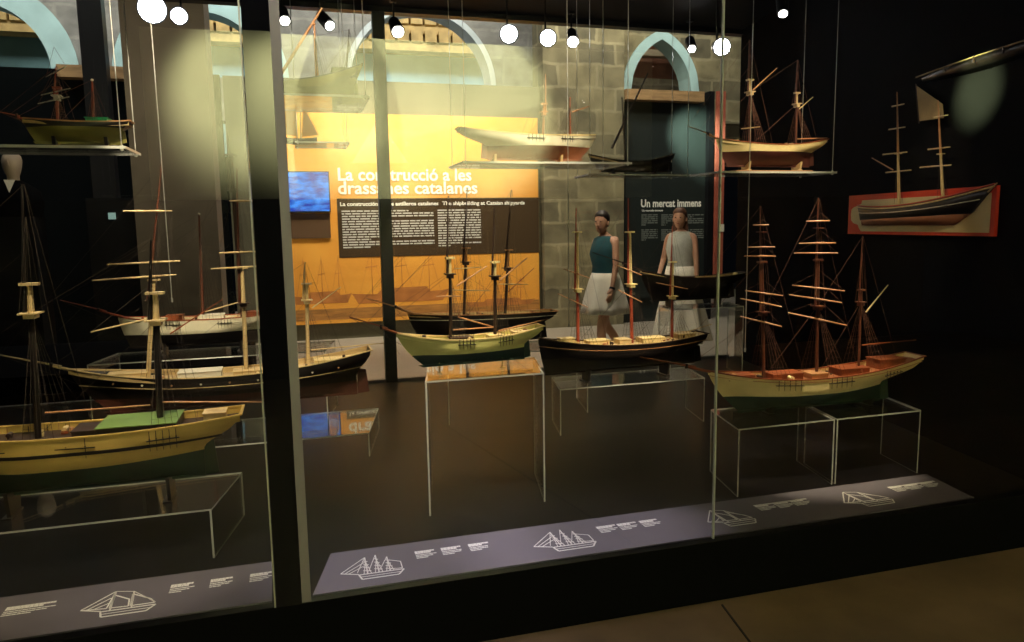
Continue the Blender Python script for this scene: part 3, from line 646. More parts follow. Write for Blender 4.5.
ship('cream-hulled schooner model with a dark bottom on the hanging shelf by the black wall', (716, 138), (822, 140), 4.15, 4.15, mid=144, keel=164, wl=151, beam=.18, top=CREAM, bot=REDB, railm=MAHOG, deckm=DECKR, spar=TAN, rope=ROPEB,
     masts=[dict(base=(750, 140), top=(750, 40), r=.0085, d=(92, 80), lm=MASTD, um=MASTD, dm=PINE, cm=PINE, spars=[(753, 90, 777, 68, TAN)], yards=[(741, 760, 128, 60, PINE)]),
            dict(base=(796, 140), top=(798, 60), r=.0075, d=(104, 93), lm=MASTD, um=MASTD, dm=PINE, cm=PINE, spars=[(798, 110, 813, 97, PINE), (797, 139, 827, 138, TAN)])],
     sprit=(688, 126), houses=[(.25, .35, .4, .015, MAHOG), (.6, .75, .4, .018, MAHOG)], support='cradle_pale', zbase=zs5+.012, gear=5, rake=.1, counter=.12)
# single hanging wires seen against the glass
for (x, y0, y1, Y, lb) in ((569, 25, 325, 4.1, 'long steel hanging wire ending above the black ship, beside the stone pier'), (745, 60, 350, 3.5, 'steel hanging wire between the schooner shelf and the big cream ship'), (172, 0, 300, 3.8, 'steel hanging wire in front of the grey pillar')):
    a = onY(x, y0, Y); b = onY(x, y1, Y); mb = MB(); xx = b.x
    mb.tube((xx, Y, b.z), (xx, Y, ZC), .0022, .0022, 6).tube((xx, Y, b.z-.01), (xx, Y, b.z+.01), .005, .005, 8); o = mb.build('hanging_wire', STEEL); tag(o, lb, 'wire')

# ------------------------------------------------------------------ half model on the angled wall
WP = Vector((3.6, 3.1, 0)); WD = Vector((.171, 1, 0)).normalized(); WN = Vector((-WD.y, WD.x, 0))
def onW(x, y, off=0): return onPl(x, y, WP+WN*off, WN)
def plaque():
    root = empty('half_hull_model', onW(925, 234), 'half hull ship model with two masts on a red and cream wall plaque', 'half model')
    P = onW
    a = P(850, 234); b = P(997, 236); zt = P(850, 197).z; zt2 = P(997, 184).z
    zb = (a.z+b.z)/2; z1 = (zt+zt2)/2
    A_ = Vector((a.x, a.y, 0)); B_ = Vector((b.x, b.y, 0)); Lw = (B_-A_).length; u = (B_-A_).normalized()
    def Q(s, z, off): return A_+u*(s*Lw)+Vector((0, 0, zb+(z1-zb)*z))+WN*off
    def slab(pts, o0, o1, nm, m_): return MB().prism([Q(s, z, o0) for s, z in pts], WN*(o1-o0)).build(nm, m_, root)
    slab([(0, 0), (1, 0), (1, 1), (0, 1)], 0, .018, 'plaque', PLAQR)
    sc = [(.975, .07), (.975, .86), (.12, .86), (.115, .78)]+[(.12-.09*math.sin(t*PI/2)**1, .78-.02-.12*t) for t in (.3, .6, 1)]+[(.025, .5)]+[(.03, .36), (.05, .28), (.09, .24), (.10, .16), (.12, .07)]
    slab(sc, .018, .021, 'painted_field', PLAQW)
    # half hull
    NS = 22; rings_t = []; rings_b = []
    for i in range(NS+1):
        t = i/NS; zr = .66+.36*(t-.3)**2*2.0; prof = math.sin(PI*min(1, max(0, t*.93+.03)))**.5
        s = .09+.91*t; w = .085*prof+.003
        zwl = .36+.10*t; zk = .22
        s_ = lambda q: s+(.05*(1-t)-.24*t**2)*(1-q)
        rings_t.append([Q(s_(1), zr, .021), Q(s_(1), zr, w), Q(s_(.7), zwl+(zr-zwl)*.5, w*1.02), Q(s_(.5), zwl, w*.95), Q(s_(.5), zwl, .021)])
        rings_b.append([Q(s_(.5), zwl, .021), Q(s_(.5), zwl, w*.95), Q(s_(.2), zk+.05, w*.6), Q(s_(.1), zk, .03), Q(s_(.1), zk, .021)])
    mb = MB(); mb.loft(rings_t); h = mb.build('half_hull', BLKH, root)
    mb = MB(); mb.loft(rings_b); mb.build('hull_bottom', BRNB, root)
    mb = MB(); mb.path([r[1]+Vector((0, 0, .004)) for r in rings_t], .005, 6); mb.build('rail', RAILR, root)
    mb = MB(); mb.path([r[2]+WN*.002 for r in rings_t], .0028, 5); mb.build('wale', WHITEF, root)
    mb = MB(); mb.path([r[1]-Vector((0, 0, .008))+WN*.001 for r in rings_t], .0045, 5); mb.build('upper_wale', CREAM, root)
    for (xb, yb, xt, yt, ys) in ((899, 204, 897, 92, ((883, 907, 153), (886, 911, 171), (889, 905, 128), (892, 904, 105))), (943, 198, 938, 100, ((928, 950, 148), (920, 951, 166), (934, 948, 116)))):
        o = .05
        def Wm(x, y): return onPl(x, y, WP+WN*o, WN)
        p0, p1, pm = Wm(xb, yb), Wm(xt, yt), Wm(xb+(xt-xb)*.45, yb+(yt-yb)*.45)
        mast = MB().tube(p0, pm, .0095, .007, 8).build('mast', PINE, root); MB().tube(pm, p1, .007, .003, 8).build('topmast', TAN, mast)
        MB().box(pm, (.035, .03, .006), ux=WD).build('crosstree', PINE, mast)
        for (l, r_, y) in ys:
            MB().tube(Wm(l, y+1.5), Wm(r_, y-1), .0045, .0035, 6).build('yard', PINE, mast)
        mb = MB()
        for k in range(4): mb.tube(p0+u*(-.05+.03*k), p0.lerp(p1, .5), .0008, .0008, 4)
        mb.tube(p0.lerp(p1, .5), p1, .0008, .0008, 4); mb.build('shrouds', ROPE, mast)
    MB().tube(onPl(893, 170, WP+WN*.05, WN), onPl(872, 158, WP+WN*.05, WN), .005, .003).build('gaff', TAN, root)
    MB().tube(onPl(988, 192, WP+WN*.06, WN), onPl(997, 183, WP+WN*.06, WN), .004, .003).build('stern_davit', PINE, root)
plaque()
# boat hull and sail shapes added in place of a reflection in the glass
def reflection_boat():
    root = empty('reflection_hull', onW(980, 60), 'long dark narrow boat hull with a pale gunwale, standing in for a reflection in the case glass', 'boat hull')
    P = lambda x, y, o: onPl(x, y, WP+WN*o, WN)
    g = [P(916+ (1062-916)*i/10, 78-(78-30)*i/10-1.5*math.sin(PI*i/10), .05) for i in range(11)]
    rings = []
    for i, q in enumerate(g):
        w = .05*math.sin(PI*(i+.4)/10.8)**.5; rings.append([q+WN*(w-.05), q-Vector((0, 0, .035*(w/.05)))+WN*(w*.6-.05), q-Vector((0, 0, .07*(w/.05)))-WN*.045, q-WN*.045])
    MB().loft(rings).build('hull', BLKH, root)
    MB().path([q+Vector((0, 0, .004)) for q in g], .0042, 6).build('reflection_gunwale', mat('reflection_edge_tan', (.42, .30, .14), .5), root)
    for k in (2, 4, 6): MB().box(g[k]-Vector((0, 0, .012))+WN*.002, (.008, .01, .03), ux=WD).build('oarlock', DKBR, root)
reflection_boat()
root = empty('reflection_sail', onW(930, 120), 'small tan four-cornered sail, standing in for a reflection in the glass above the half model', 'sail')  # solid sail shape built where the glass only mirrors one
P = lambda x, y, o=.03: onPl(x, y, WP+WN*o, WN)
MB().prism([P(917, 86), P(943, 104), P(944, 118), P(920, 121)], WN*.004).build('reflection_sail_cloth', mat('reflection_sail_tan', (.40, .29, .13), .8, noise=.3), root)
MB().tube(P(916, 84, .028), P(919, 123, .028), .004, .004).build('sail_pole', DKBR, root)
# ------------------------------------------------------------------ gallery beyond the case
# partition with the orange exhibition panel
x0p = -.86
struct('wall_partition', MB().box(((x0p+3.66)/2, YP+.12, 1.845), (3.66-x0p, .16, 3.69)), OLIVEW)
struct('wall_pier', MB().box(((3.67+5.0)/2, YP+.15, 2.9), (1.33, .5, 5.8)), STONE)
struct('wall_black_right', MB().box((5.8, YP+.1, 1.78), (1.6, .1, 3.56)), mat('black_panel', (.012, .018, .016), .6, noise=.2))
struct('wall_black_left', MB().box((-4.4, YP+.1, 1.85), (7.0, .1, 3.7)), mat('dark_wall_left', (.003, .004, .004), .9, spec=.05))
struct('wall_pillar', MB().box((-1.27, 9.3, 3.2), (.84, .6, 6.4)), PILLAR)
struct('trim_10', MB().box((-2.28+.05, 10.3, 3.0), (.26, .2, 6)), BLKMET)
zb0, zb1 = onY(100, 80, YP).z, onY(100, 68, YP).z
struct('trim_11', MB().box(((onY(60, 74, YP).x+onY(137, 74, YP).x)/2, YP-.05, (zb0+zb1)/2), (onY(137, 74, YP).x-onY(60, 74, YP).x, .2, zb1-zb0)), WOODB)
zb0, zb1 = onY(660, 102, YP).z, onY(660, 92, YP).z
struct('trim_12', MB().box(((onY(622, 96, YP).x+onY(699, 96, YP).x)/2, YP-.02, (zb0+zb1)/2), (onY(699, 96, YP).x-onY(622, 96, YP).x, .3, zb1-zb0)), WOODB)
struct('trim_13', MB().box((onY(709, 96, YP).x, YP+.0, 1.85), (.09, .2, 3.7)), BLACK)
struct('trim_14', MB().box((onY(717.5, 96, YP).x, YP-.1, 2.2), (.15, .06, 3.0)), REDP)
o = MB().box((onY(717.5, 225, YP).x, YP-.135, onY(717, 228, YP).z), (.07, .02, .12)).build('light_switch', WHITEF); tag(o, 'small white wall switch on the red strip', 'switch')
# light grey arched wall behind
def arched_wall(name, y, th, xa, xb, z0, z1, arches, m_):
    """arches: (centre x, half width, spring z, pointed) cut out of a wall strip by strip"""
    mb = MB(); xs = set([xa, xb])
    for c, r, zs, pt in arches:
        for k in range(25): xs.add(c-r+2*r*k/24)
    xs = sorted(x for x in xs if xa <= x <= xb)
    def top(x):
        for c, r, zs, pt in arches:
            if c-r-1e-6 <= x <= c+r+1e-6:
                d = abs(x-c)
                if pt: R_ = r*1.55; return zs+math.sqrt(max(0, R_*R_-(d+R_-r)**2))
                return zs+math.sqrt(max(0, r*r-d*d))
        return None
    for a, b in zip(xs[:-1], xs[1:]):
        mdl = (a+b)/2; inn = top(mdl)
        if inn is None: mb.box((mdl, y+th/2, (z0+z1)/2), (b-a, th, z1-z0))
        else:
            zs = [q[2] for q in arches if q[0]-q[1] <= mdl <= q[0]+q[1]][0]
            ta, tb = top(a+1e-7) or zs, top(b-1e-7) or zs
            mb.prism([(a, y, ta), (b, y, tb), (b, y, z1), (a, y, z1)], (0, th, 0))
            if zs > z0: mb.box((mdl, y+th/2, (z0+zs)/2), (b-a, th, zs-z0))
    return struct(name, mb, m_)
def ring(name, y, dep, c, r, zs, w, pt, m_, w2=None):
    mb = MB(); n = 28
    def prof(R0):
        out = []
        k_ = 1.55
        for i in range(n+1):
            if pt:
                t = i/n; d = -R0+2*R0*t; R_ = r*k_+(R0-r); out.append((c+d, zs+math.sqrt(max(0, R_*R_-(abs(d)+R_-R0)**2))))
            else: t = PI*i/n; out.append((c-R0*math.cos(t), zs+R0*math.sin(t)))
        return out
    o_, i_ = prof(r), prof(r-w); rings = []
    for (a, b), (e, f) in zip(o_, i_): rings.append([Vector((a, y, b)), Vector((e, y, f)), Vector((e, y+dep, f)), Vector((a, y+dep, b))])
    mb.loft(rings, smooth=False); return struct(name, mb, m_)
arched_wall('wall_arches', YA, .4, -6.5, 5.0, 3.3, 7.0, [(-4.25, 1.29, 3.95, 0), (-1.25, 1.25, 3.95, 0), (2.13, 1.25, 3.95, 0)], STONEG)
ring('trim_15', YA-.03, .45, -4.25, 1.30, 3.95, .36, 0, CYAN)
ring('trim_16', YA-.03, .45, -1.25, 1.26, 3.95, .30, 0, CYAN)
PALEC = mat('pale_plaster', (.66, .72, .74), .8, noise=.12, scale=3)
ring('trim_17', YA-.03, .45, 2.13, 1.26, 3.95, .09, 0, PALEC)
arched_wall('wall_gothic', YP+.6, .3, 5.0, 8.2, 3.3, 7.0, [(5.98, .70, 3.76, 1)], STONE)
ring('trim_18', YP+.55, .4, 5.98, .71, 3.76, .15, 1, CYAN)
# room behind the arches: pale blue wall, ochre ceiling boards on corbels, terracotta beyond the pointed arch
YR = 15.2
zbl = onY(440, 54, YR).z
struct('wall_back_blue', MB().box((1.6, YR+.1, zbl/2+1.5), (9.4, .2, zbl-3.0+.0)), mat('pale_blue_wall', (.34, .62, .74), .8, noise=.35, scale=1.2))
struct('wall_back_teal', MB().box((-6.6, YR+.1, zbl/2+1.5), (7.0, .2, zbl-3.0)), mat('teal_wall', (.14, .27, .27), .8, noise=.35, scale=1.2))
struct('wall_back_upper', MB().box((-1.5, YR+.3, zbl+1.2), (17, .2, 2.4)), mat('ochre_boards', (.40, .27, .11), .8, noise=.35, scale=2))
for k, yy in enumerate((49, 32)):
    z = onY(440, yy, YR-.3).z
    struct('trim_%d' % (19+k), MB().box((-1.5, YR-.15, z), (17, .5, .16)), OCHRE)
    zt = z+.22
    for i in range(46):
        x = -6.6+.27*i
        if not (-5.6 < x < 4.6): continue
        mb = MB(); mb.prism([(x, YR-.45, zt-.13), (x, YR-.45, zt+.08), (x, YR+.1, zt+.08), (x, YR+.1, zt-.13), (x, YR-.32, zt-.20)], (.225, 0, 0))
        o = mb.build('corbel', OCHRE); tag(o, 'ochre wooden corbel block in the %s row seen through the round arches' % ('lower', 'upper')[k], 'corbel', group='%s row of corbels under the gallery roof' % ('lower', 'upper')[k])
struct('wall_terracotta', MB().box((7.6, 14.2, 5.4), (5, .2, 1.9)), TERRA)
struct('wall_rubble', MB().box((7.6, 14.0, 3.85), (5, .2, 1.25)), STONE)
for z in (4.95, 5.5): struct('trim_%d' % (24 if z < 5 else 25), MB().box((7.6, 13.9, z), (5, .2, .12)), mat('pale_beam', (.62, .50, .30), .7, noise=.2))
struct('ceiling_gallery', MB().box((1, 11.5, 7.2), (26, 10, .2)), BLACK)

# orange exhibition panel -----------------------------------------------------
def W11(x, y, off=0): return onY(x, y, YP-off)
xa, xb_, za, zc = W11(285, 200).x, 3.60, .24, 3.22
root = empty('exhibition_panel', ((xa+xb_)/2, YP, za), 'large glowing orange exhibition panel titled La construcció a les drassanes catalanes', 'exhibition panel')
MB().box(((xa+xb_)/2, YP-.0, (za+zc)/2), (xb_-xa, .05, zc-za)).build('panel_board', ORANGE, root)
tx0, tx1, tz0, tz1 = W11(338, 230).x, 3.598, W11(440, 255).z, W11(440, 198).z
MB().box(((tx0+tx1)/2, YP-.028, (tz0+tz1)/2), (tx1-tx0, .004, tz1-tz0)).build('text_box', TXTBOX, root)
FW = mat('title_white', (.95, .93, .85), .6)
yy_ = YP-.034
text('title_text', 'La construcció a les', .25, FW, (W11(338, 182).x, yy_, W11(338, 180.5).z), root, width=W11(471, 182).x-W11(338, 182).x, bold=.005)
text('title_text', 'drassanes catalanes', .25, FW, (W11(338, 194).x, yy_, W11(338, 194).z), root, width=W11(477, 194).x-W11(338, 194).x, bold=.005)
z_ = W11(338, 206).z
text('subtitle_text', 'La construcción de los astilleros catalanes', .075, FW, (W11(340, 206).x, yy_, z_), root, width=W11(438, 206).x-W11(340, 206).x, bold=.002)
text('subtitle_text', 'The shipbuilding at Catalan shipyards', .075, FW, (W11(442, 206).x, yy_, z_), root, width=W11(524, 206).x-W11(442, 206).x, bold=.002)
GREYT = mat('text_grey', (.62, .60, .55), .6)
def column(px0, px1, py0, py1, n, root_, Y_, m_, seed):
    rnd = random.Random(seed); a, b = onY(px0, py0, Y_).x, onY(px1, py0, Y_).x; zt, zb = onY(px0, py0, Y_).z, onY(px0, py1, Y_).z; mb = MB()
    for i in range(n):
        z = zt-(zt-zb)*(i+.5)/n; x = a; end = b if rnd.random() > .15 else a+(b-a)*rnd.uniform(.3, .8)
        if i == n-1: end = a+(b-a)*.3
        while x < end-.01:
            q = min(rnd.uniform(.05, .16), end-x); mb.box((x+q/2, Y_, z), (q-.015, .002, (zt-zb)/n*.52)); x += q
    mb.build('body_text', m_, root_)
column(341, 434, 210, 249, 15, root, YP-.032, GREYT, 1); column(437, 481, 209, 247, 15, root, YP-.032, GREYT, 2)
# printed sepia steamships along the foot of the panel
def printed(px0, px1, py, sc, seed):
    a, b = W11(px0, py).x, W11(px1, py).x; z = W11((px0+px1)/2, py).z; L_ = b-a; mb = MB(); y = YP-.0255
    mb.prism([(a, y, z+.05*sc), (a+L_*.06, y, z-.10*sc), (b-L_*.08, y, z-.10*sc), (b, y, z+.07*sc), (b-L_*.1, y, z+.05*sc), (a+L_*.2, y, z+.03*sc)], (0, -.002, 0))
    mb.prism([(a+L_*.25, y, z+.03*sc), (b-L_*.2, y, z+.04*sc), (b-L_*.25, y, z+.12*sc), (a+L_*.3, y, z+.11*sc)], (0, -.002, 0))
    for k, q in enumerate((.2, .5, .78)):
        x = a+L_*q; mb.prism([(x, y, z), (x+.012, y, z), (x+.008, y, z+.75*sc), (x+.004, y, z+.75*sc)], (0, -.002, 0))
        for e in (-.3, .3): mb.prism([(x+.004, y, z+.7*sc), (x+.008, y, z+.7*sc), (x+e*L_*.4+.004, y, z+.05*sc), (x+e*L_*.4, y, z+.05*sc)], (0, -.0015, 0))
        mb.prism([(x-.06*L_, y, z+.42*sc), (x+.06*L_, y, z+.44*sc), (x+.06*L_, y, z+.45*sc), (x-.06*L_, y, z+.43*sc)], (0, -.002, 0))
    mb.build('printed_ship', SEPIA, root)
printed(352, 450, 295, 1.0, 1); printed(292, 352, 298, .8, 2); printed(465, 535, 302, .5, 3)
mb = MB(); mb.box(((xa+xb_)/2, YP-.0262, W11(440, 309).z), (xb_-xa-.02, .0015, .16)); mb.build('printed_sea', mat('sepia_sea', (.50, .22, .05), .7, noise=.4, scale=3, stretch=(1, 1, 8)), root)
mb = MB(); q0 = W11(380, 112); mb.prism([(W11(352, 163).x, YP-.0255, W11(352, 163).z), (W11(408, 163).x, YP-.0255, W11(408, 163).z), (W11(378, 118).x, YP-.0255, W11(378, 118).z)], (0, -.0015, 0)); mb.build('printed_sail', mat('pale_print', (.86, .46, .10), .7), root)
# blue video screen
p, q = W11(285, 171, .12), W11(331, 212, .12)
root = empty('video_screen', ((p.x+q.x)/2, YP-.1, q.z), 'glowing blue video screen mounted on the orange panel', 'screen')
MB().box(((p.x+q.x)/2, YP-.07, (p.z+q.z)/2), (q.x-p.x, .08, p.z-q.z)).build('screen_casing', BLKMET, root, .004)
M = bpy.data.materials.new('blue_footage'); M.use_nodes = True; nt = M.node_tree; b = nt.nodes['Principled BSDF']; b.inputs['Base Color'].default_value = (0, 0, 0, 1)
tc = nt.nodes.new('ShaderNodeTexCoord'); mp = nt.nodes.new('ShaderNodeMapping'); mp.inputs['Scale'].default_value = (3, 3, 9); nz = nt.nodes.new('ShaderNodeTexNoise'); nz.inputs['Scale'].default_value = 1.6; nz.inputs['Detail'].default_value = 6
cr = nt.nodes.new('ShaderNodeValToRGB'); cr.color_ramp.elements[0].position = .38; cr.color_ramp.elements[0].color = (.004, .02, .35, 1); cr.color_ramp.elements[1].position = .66; cr.color_ramp.elements[1].color = (.05, .33, .95, 1)
nt.links.new(tc.outputs['Object'], mp.inputs[0]); nt.links.new(mp.outputs[0], nz.inputs['Vector']); nt.links.new(nz.outputs[0], cr.inputs[0]); nt.links.new(cr.outputs[0], b.inputs['Emission Color']); b.inputs['Emission Strength'].default_value = 1.3
MB().box(((p.x+q.x)/2, YP-.113, (p.z+q.z)/2), (q.x-p.x-.03, .004, p.z-q.z-.03)).build('display', M, root)
p, q = W11(290, 214, .05), W11(331, 238, .05)
root = empty('screen_shelf', ((p.x+q.x)/2, YP-.03, q.z), 'dark brown caption box fixed under the blue screen', 'caption box')
MB().box(((p.x+q.x)/2, YP-.04, (p.z+q.z)/2), (q.x-p.x, .03, p.z-q.z)).build('box_body', mat('dark_brown_panel', (.10, .05, .02), .6), root)
# black panel "Un mercat immens"
root = empty('exhibition_panel', (5.85, YP, .3), 'black exhibition panel titled Un mercat immens, behind the two women', 'exhibition panel')
MB().box((5.82, YP+.02, 1.95), (1.5, .04, 3.1)).build('panel_board', MATS['black_panel'], root)
yy_ = YP-.004
a = onY(641, 207, yy_); text('title_text', 'Un mercat immens', .17, FW, a, root, width=onY(701, 207, yy_).x-a.x, bold=.005)
a = onY(642, 211.5, yy_); text('subtitle_text', 'Un mercado inmenso', .045, FW, a, root, width=onY(663, 211, yy_).x-a.x, bold=.001)
GREYD = mat('text_dim', (.20, .22, .20), .6)
k = 3
for (a, b) in ((641, 658), (661, 678), (681, 704)):
    for (c, d, n_) in ((214, 226, 6), (229, 241, 6)): column(a, b, c, d, n_, root, YP-.002, GREYD, k); k += 1
# bust on a tall plinth at the far left
root = empty('portrait_bust', (onY(12, 165, 9.0).x, 9.0, 0), 'bust of a person with a white collar and dark coat on a tall black plinth', 'bust')
bc = onY(12, 164, 9.0); MB().box((bc.x, 9, (bc.z-.55)/2), (.4, .4, bc.z-.55)).build('plinth', BLACK, root)
mb = MB(); rr = []
for (z, a, b) in ((-.55, .24, .14), (-.40, .27, .15), (-.28, .24, .14), (-.2, .12, .1), (-.17, .07, .07)): rr.append([bc+Vector((a*math.cos(t*PI/8), b*math.sin(t*PI/8), z)) for t in range(16)])
mb.loft(rr).build('coat', mat('dark_coat', (.003, .003, .003), .9, spec=.05), root)
mb = MB(); rr = []
for (z, a, b, y) in ((-.18, .055, .06, 0), (-.12, .055, .065, 0), (-.09, .07, .09, -.01), (-.03, .085, .105, -.005), (.03, .092, .11, 0), (.08, .082, .10, .01), (.115, .05, .06, .01)): rr.append([bc+Vector((a*math.cos(t*PI/8), y+b*math.sin(t*PI/8), z)) for t in range(16)])
mb.loft(rr); mb.prism([bc+Vector((-.012, -.10, -.03)), bc+Vector((.012, -.10, -.03)), bc+Vector((0, -.10, .03))], (0, -.025, 0)); mb.build('head', mat('bust_skin', (.42, .33, .24), .6), root)
MB().prism([bc+Vector((-.05, -.12, -.17)), bc+Vector((.05, -.12, -.17)), bc+Vector((0, -.155, -.30))], (0, -.01, 0)).build('collar', WHITEF, root)
o = MB().box(onY(112, 216, 9.5), (.07, .02, .07)).box(onY(112, 216, 9.52), (.075, .02, .075)).build('wall_sign', emit('sign_glow', (.6, .95, .8), .35)); tag(o, 'tiny pale green lit sign in the dark behind the left bay', 'sign')
MB().box((onY(112, 216, 9.6).x, 9.6, 1.0), (.5, .1, 2.0)).build('display_pylon', BLACK).update_tag()
tag(bpy.data.objects['display_pylon'], 'black pylon carrying the tiny pale green sign', 'pylon')

# ------------------------------------------------------------------ people
def skinned(name, verts, edges, radii, m_, parent, sub=2, rootv=0):
    me = bpy.data.meshes.new(name); off = wloc(parent); me.from_pydata([Vector(v)-off for v in verts], edges, []); me.materials.append(m_)
    o = bpy.data.objects.new(name, me); COL.objects.link(o); o.parent = parent
    s = o.modifiers.new('skin', 'SKIN'); s.use_smooth_shade = True
    for i, r in enumerate(radii):
        sv = me.skin_vertices[0].data[i]; sv.radius = r if isinstance(r, tuple) else (r, r); sv.use_root = (i == rootv)
    ss = o.modifiers.new('sub', 'SUBSURF'); ss.levels = sub; ss.render_levels = sub
    return o
def person(label, base, face, top_m, skirt_m, hair_m, hair_long, hands, feet, skirt, lean=0., headturn=0., watch=False, hs=1.0):
    root = empty('person', base, label, 'person'); B_ = Vector(base)
    f = Vector((math.cos(face), math.sin(face), 0)); l = Vector((-f.y, f.x, 0))
    def T(a, b, c): return B_+(f*a+l*b+Vector((0, 0, c)))*hs+f*(lean*c)
    V = []; E_ = []; Rr = []
    def v(p, r, par=None):
        V.append(p); Rr.append(r if not isinstance(r, tuple) else r); i = len(V)-1
        if par is not None: E_.append((par, i))
        return i
    pel = v(T(0, 0, .95), (.13, .11)); wa = v(T(0, 0, 1.08), (.115, .09), pel); ch = v(T(0, 0, 1.26), (.135, .10), wa); sh = v(T(-.01, 0, 1.38), (.09, .07), ch)
    nk = v(T(0, 0, 1.46), .045, sh); n2 = v(T(.015, 0, 1.50), .045, nk)
    h = Vector((math.cos(face+headturn), math.sin(face+headturn), 0)); hc = T(.03, 0, 1.585)
    for side, (el, wr, tip) in ((1, hands[0]), (-1, hands[1])):
        s = v(T(-.01, side*.155, 1.385), .045, sh); e = v(T(*el), .035, s); w = v(T(*wr), .024, e)
        d = (T(*tip)-T(*wr)).normalized(); pm = v(T(*wr)+d*.045, (.032, .018), w); pe = v(T(*wr)+d*.085, (.034, .015), pm)
        lat = f if abs(d.dot(f)) < .8 else Vector((0, 0, 1)); lat = (lat-d*lat.dot(d)).normalized(); inn = d.cross(lat)
        for q, ln in ((-.027, .065), (-.009, .078), (.009, .072), (.027, .058)):
            k = V[pe]+lat*q+d*.012; i1 = v(k, .0095, pe); i2 = v(k+d*ln*.5+inn*.004, .009, i1); v(k+d*ln*.9+inn*.016, .0075, i2)
        i1 = v(V[pm]+lat*.035+d*.0, .011, pm); v(V[pm]+lat*.052+d*.035, .009, i1)
        if watch and side == watch: wp = T(*wr); MB().tube(wp-d*.012, wp+d*.012, .031, .031, 12).build('wristwatch', BLACK, root)
    for side, (kn, an, toe) in ((1, feet[0]), (-1, feet[1])):
        a = v(T(0, side*.085, .86), .085, pel); k = v(T(*kn), .055, a); c_ = v(T(kn[0]*.55+an[0]*.45-.02, an[1], kn[2]*.6+an[2]*.4), .052, k); n_ = v(T(*an), .033, c_); v(T(*toe), .028, n_)
        tp, ap = T(*toe), T(*an); hd = (tp-ap); hd.z = 0; hd.normalize()
        rr = []
        for q, w, hgt in ((-.07, .028, .06), (-.02, .038, .075), (.06, .042, .055), (.13, .045, .04), (.18, .025, .025)):
            c = Vector((ap.x, ap.y, min(ap.z, tp.z)-.035))+hd*q; ll = Vector((-hd.y, hd.x, 0)); rr.append([c-ll*w, c-ll*w*.9+Vector((0, 0, hgt)), c+ll*w*.9+Vector((0, 0, hgt)), c+ll*w])
        MB().loft(rr).build('shoe', SHOE if not hair_long else WHITEF, root)
    skinned('body', V, E_, Rr, SKIN, root)
    # head
    hl = Vector((-h.y, h.x, 0)); mb = MB(); rr = []
    for (z, w, fr, bk) in ((-.115, .028, .055, .0), (-.095, .045, .075, .03), (-.06, .06, .083, .06), (-.02, .068, .087, .085), (.02, .071, .088, .095), (.06, .068, .08, .092), (.09, .055, .06, .075), (.112, .03, .03, .045)):
        rr.append([hc+Vector((0, 0, z))+h*((fr if math.cos(t*PI/8) > 0 else bk)*math.cos(t*PI/8))+hl*(w*math.sin(t*PI/8)) for t in range(16)])
    mb.loft(rr)
    mb.prism([hc+h*.08+hl*.014+Vector((0, 0, -.035)), hc+h*.08-hl*.014+Vector((0, 0, -.035)), hc+h*.108+Vector((0, 0, -.03)), ], Vector((0, 0, .008)))
    mb.prism([hc+h*.085+hl*.013+Vector((0, 0, -.035)), hc+h*.085-hl*.013+Vector((0, 0, -.035)), hc+h*.08+Vector((0, 0, .015))], h*.022)
    for s in (1, -1): mb.ell(hc+hl*(s*.072)-h*.005+Vector((0, 0, -.01)), (.012, .018, .03), 8, 6, rz=face)
    hd_ = mb.build('head', SKIN, root)
    for s in (1, -1): MB().ell(hc+h*.082+hl*(s*.03)+Vector((0, 0, .008)), (.010, .010, .007), 8, 5).build('eye', HAIRD, hd_)
    MB().ell(hc+h*.08+Vector((0, 0, -.062)), (.012, .022, .007), 8, 5, rz=math.atan2(h.y, h.x)).build('mouth', mat('lips', (.35, .12, .09), .5), hd_)
    mb = MB(); rr = []
    for (z, w, fr, bk) in ((-.05, .070, -.02, .10), (0, .079, -.005, .112), (.04, .082, .06, .115), (.075, .078, .088, .108), (.105, .06, .068, .085), (.128, .03, .03, .045)):
        rr.append([hc+Vector((0, 0, z))+h*((fr if math.cos(t*PI/8) > 0 else bk)*math.cos(t*PI/8))+hl*(w*math.sin(t*PI/8)) for t in range(16)])
    mb.loft(rr)
    if hair_long:
        rr = []
        for (z, w, fr, bk) in ((.05, .080, .0, .11), (-.05, .088, .02, .115), (-.13, .095, .015, .11), (-.2, .10, .0, .105), (-.27, .085, -.03, .10), (-.31, .04, -.05, .085)):
            rr.append([hc+Vector((0, 0, z))+h*((fr if math.cos(t*PI/8) > 0 else bk)*math.cos(t*PI/8)-.02)+hl*(w*math.sin(t*PI/8)) for t in range(16)])
        mb.loft(rr)
    else: mb.ell(hc-h*.075+Vector((0, 0, .075)), (.045, .045, .04))
    mb.build('hair', hair_m, root)
    def cloth(nm, prof, m_, pleat=0):
        mb = MB(); rr = []
        for (z, a, b, x) in prof:
            rr.append([T(x+a*(1+pleat*math.sin(t*7*PI/20)*(prof[0][0]-z))*math.cos(t*PI/20), b*(1+pleat*math.sin(t*7*PI/20)*(prof[0][0]-z))*math.sin(t*PI/20), z) for t in range(40)])
        mb.loft(rr, cap=False); o = mb.build(nm, m_, root); so = o.modifiers.new('s', 'SOLIDIFY'); so.thickness = .005; return o
    cloth('top', [(1.435, .05, .085, 0), (1.41, .085, .125, 0), (1.34, .115, .15, 0), (1.25, .135, .165, .01), (1.12, .115, .14, 0), (1.02, .125, .155, 0), (.95, .135, .17, 0)], top_m)
    cloth('skirt', skirt, skirt_m, .25)
    return root
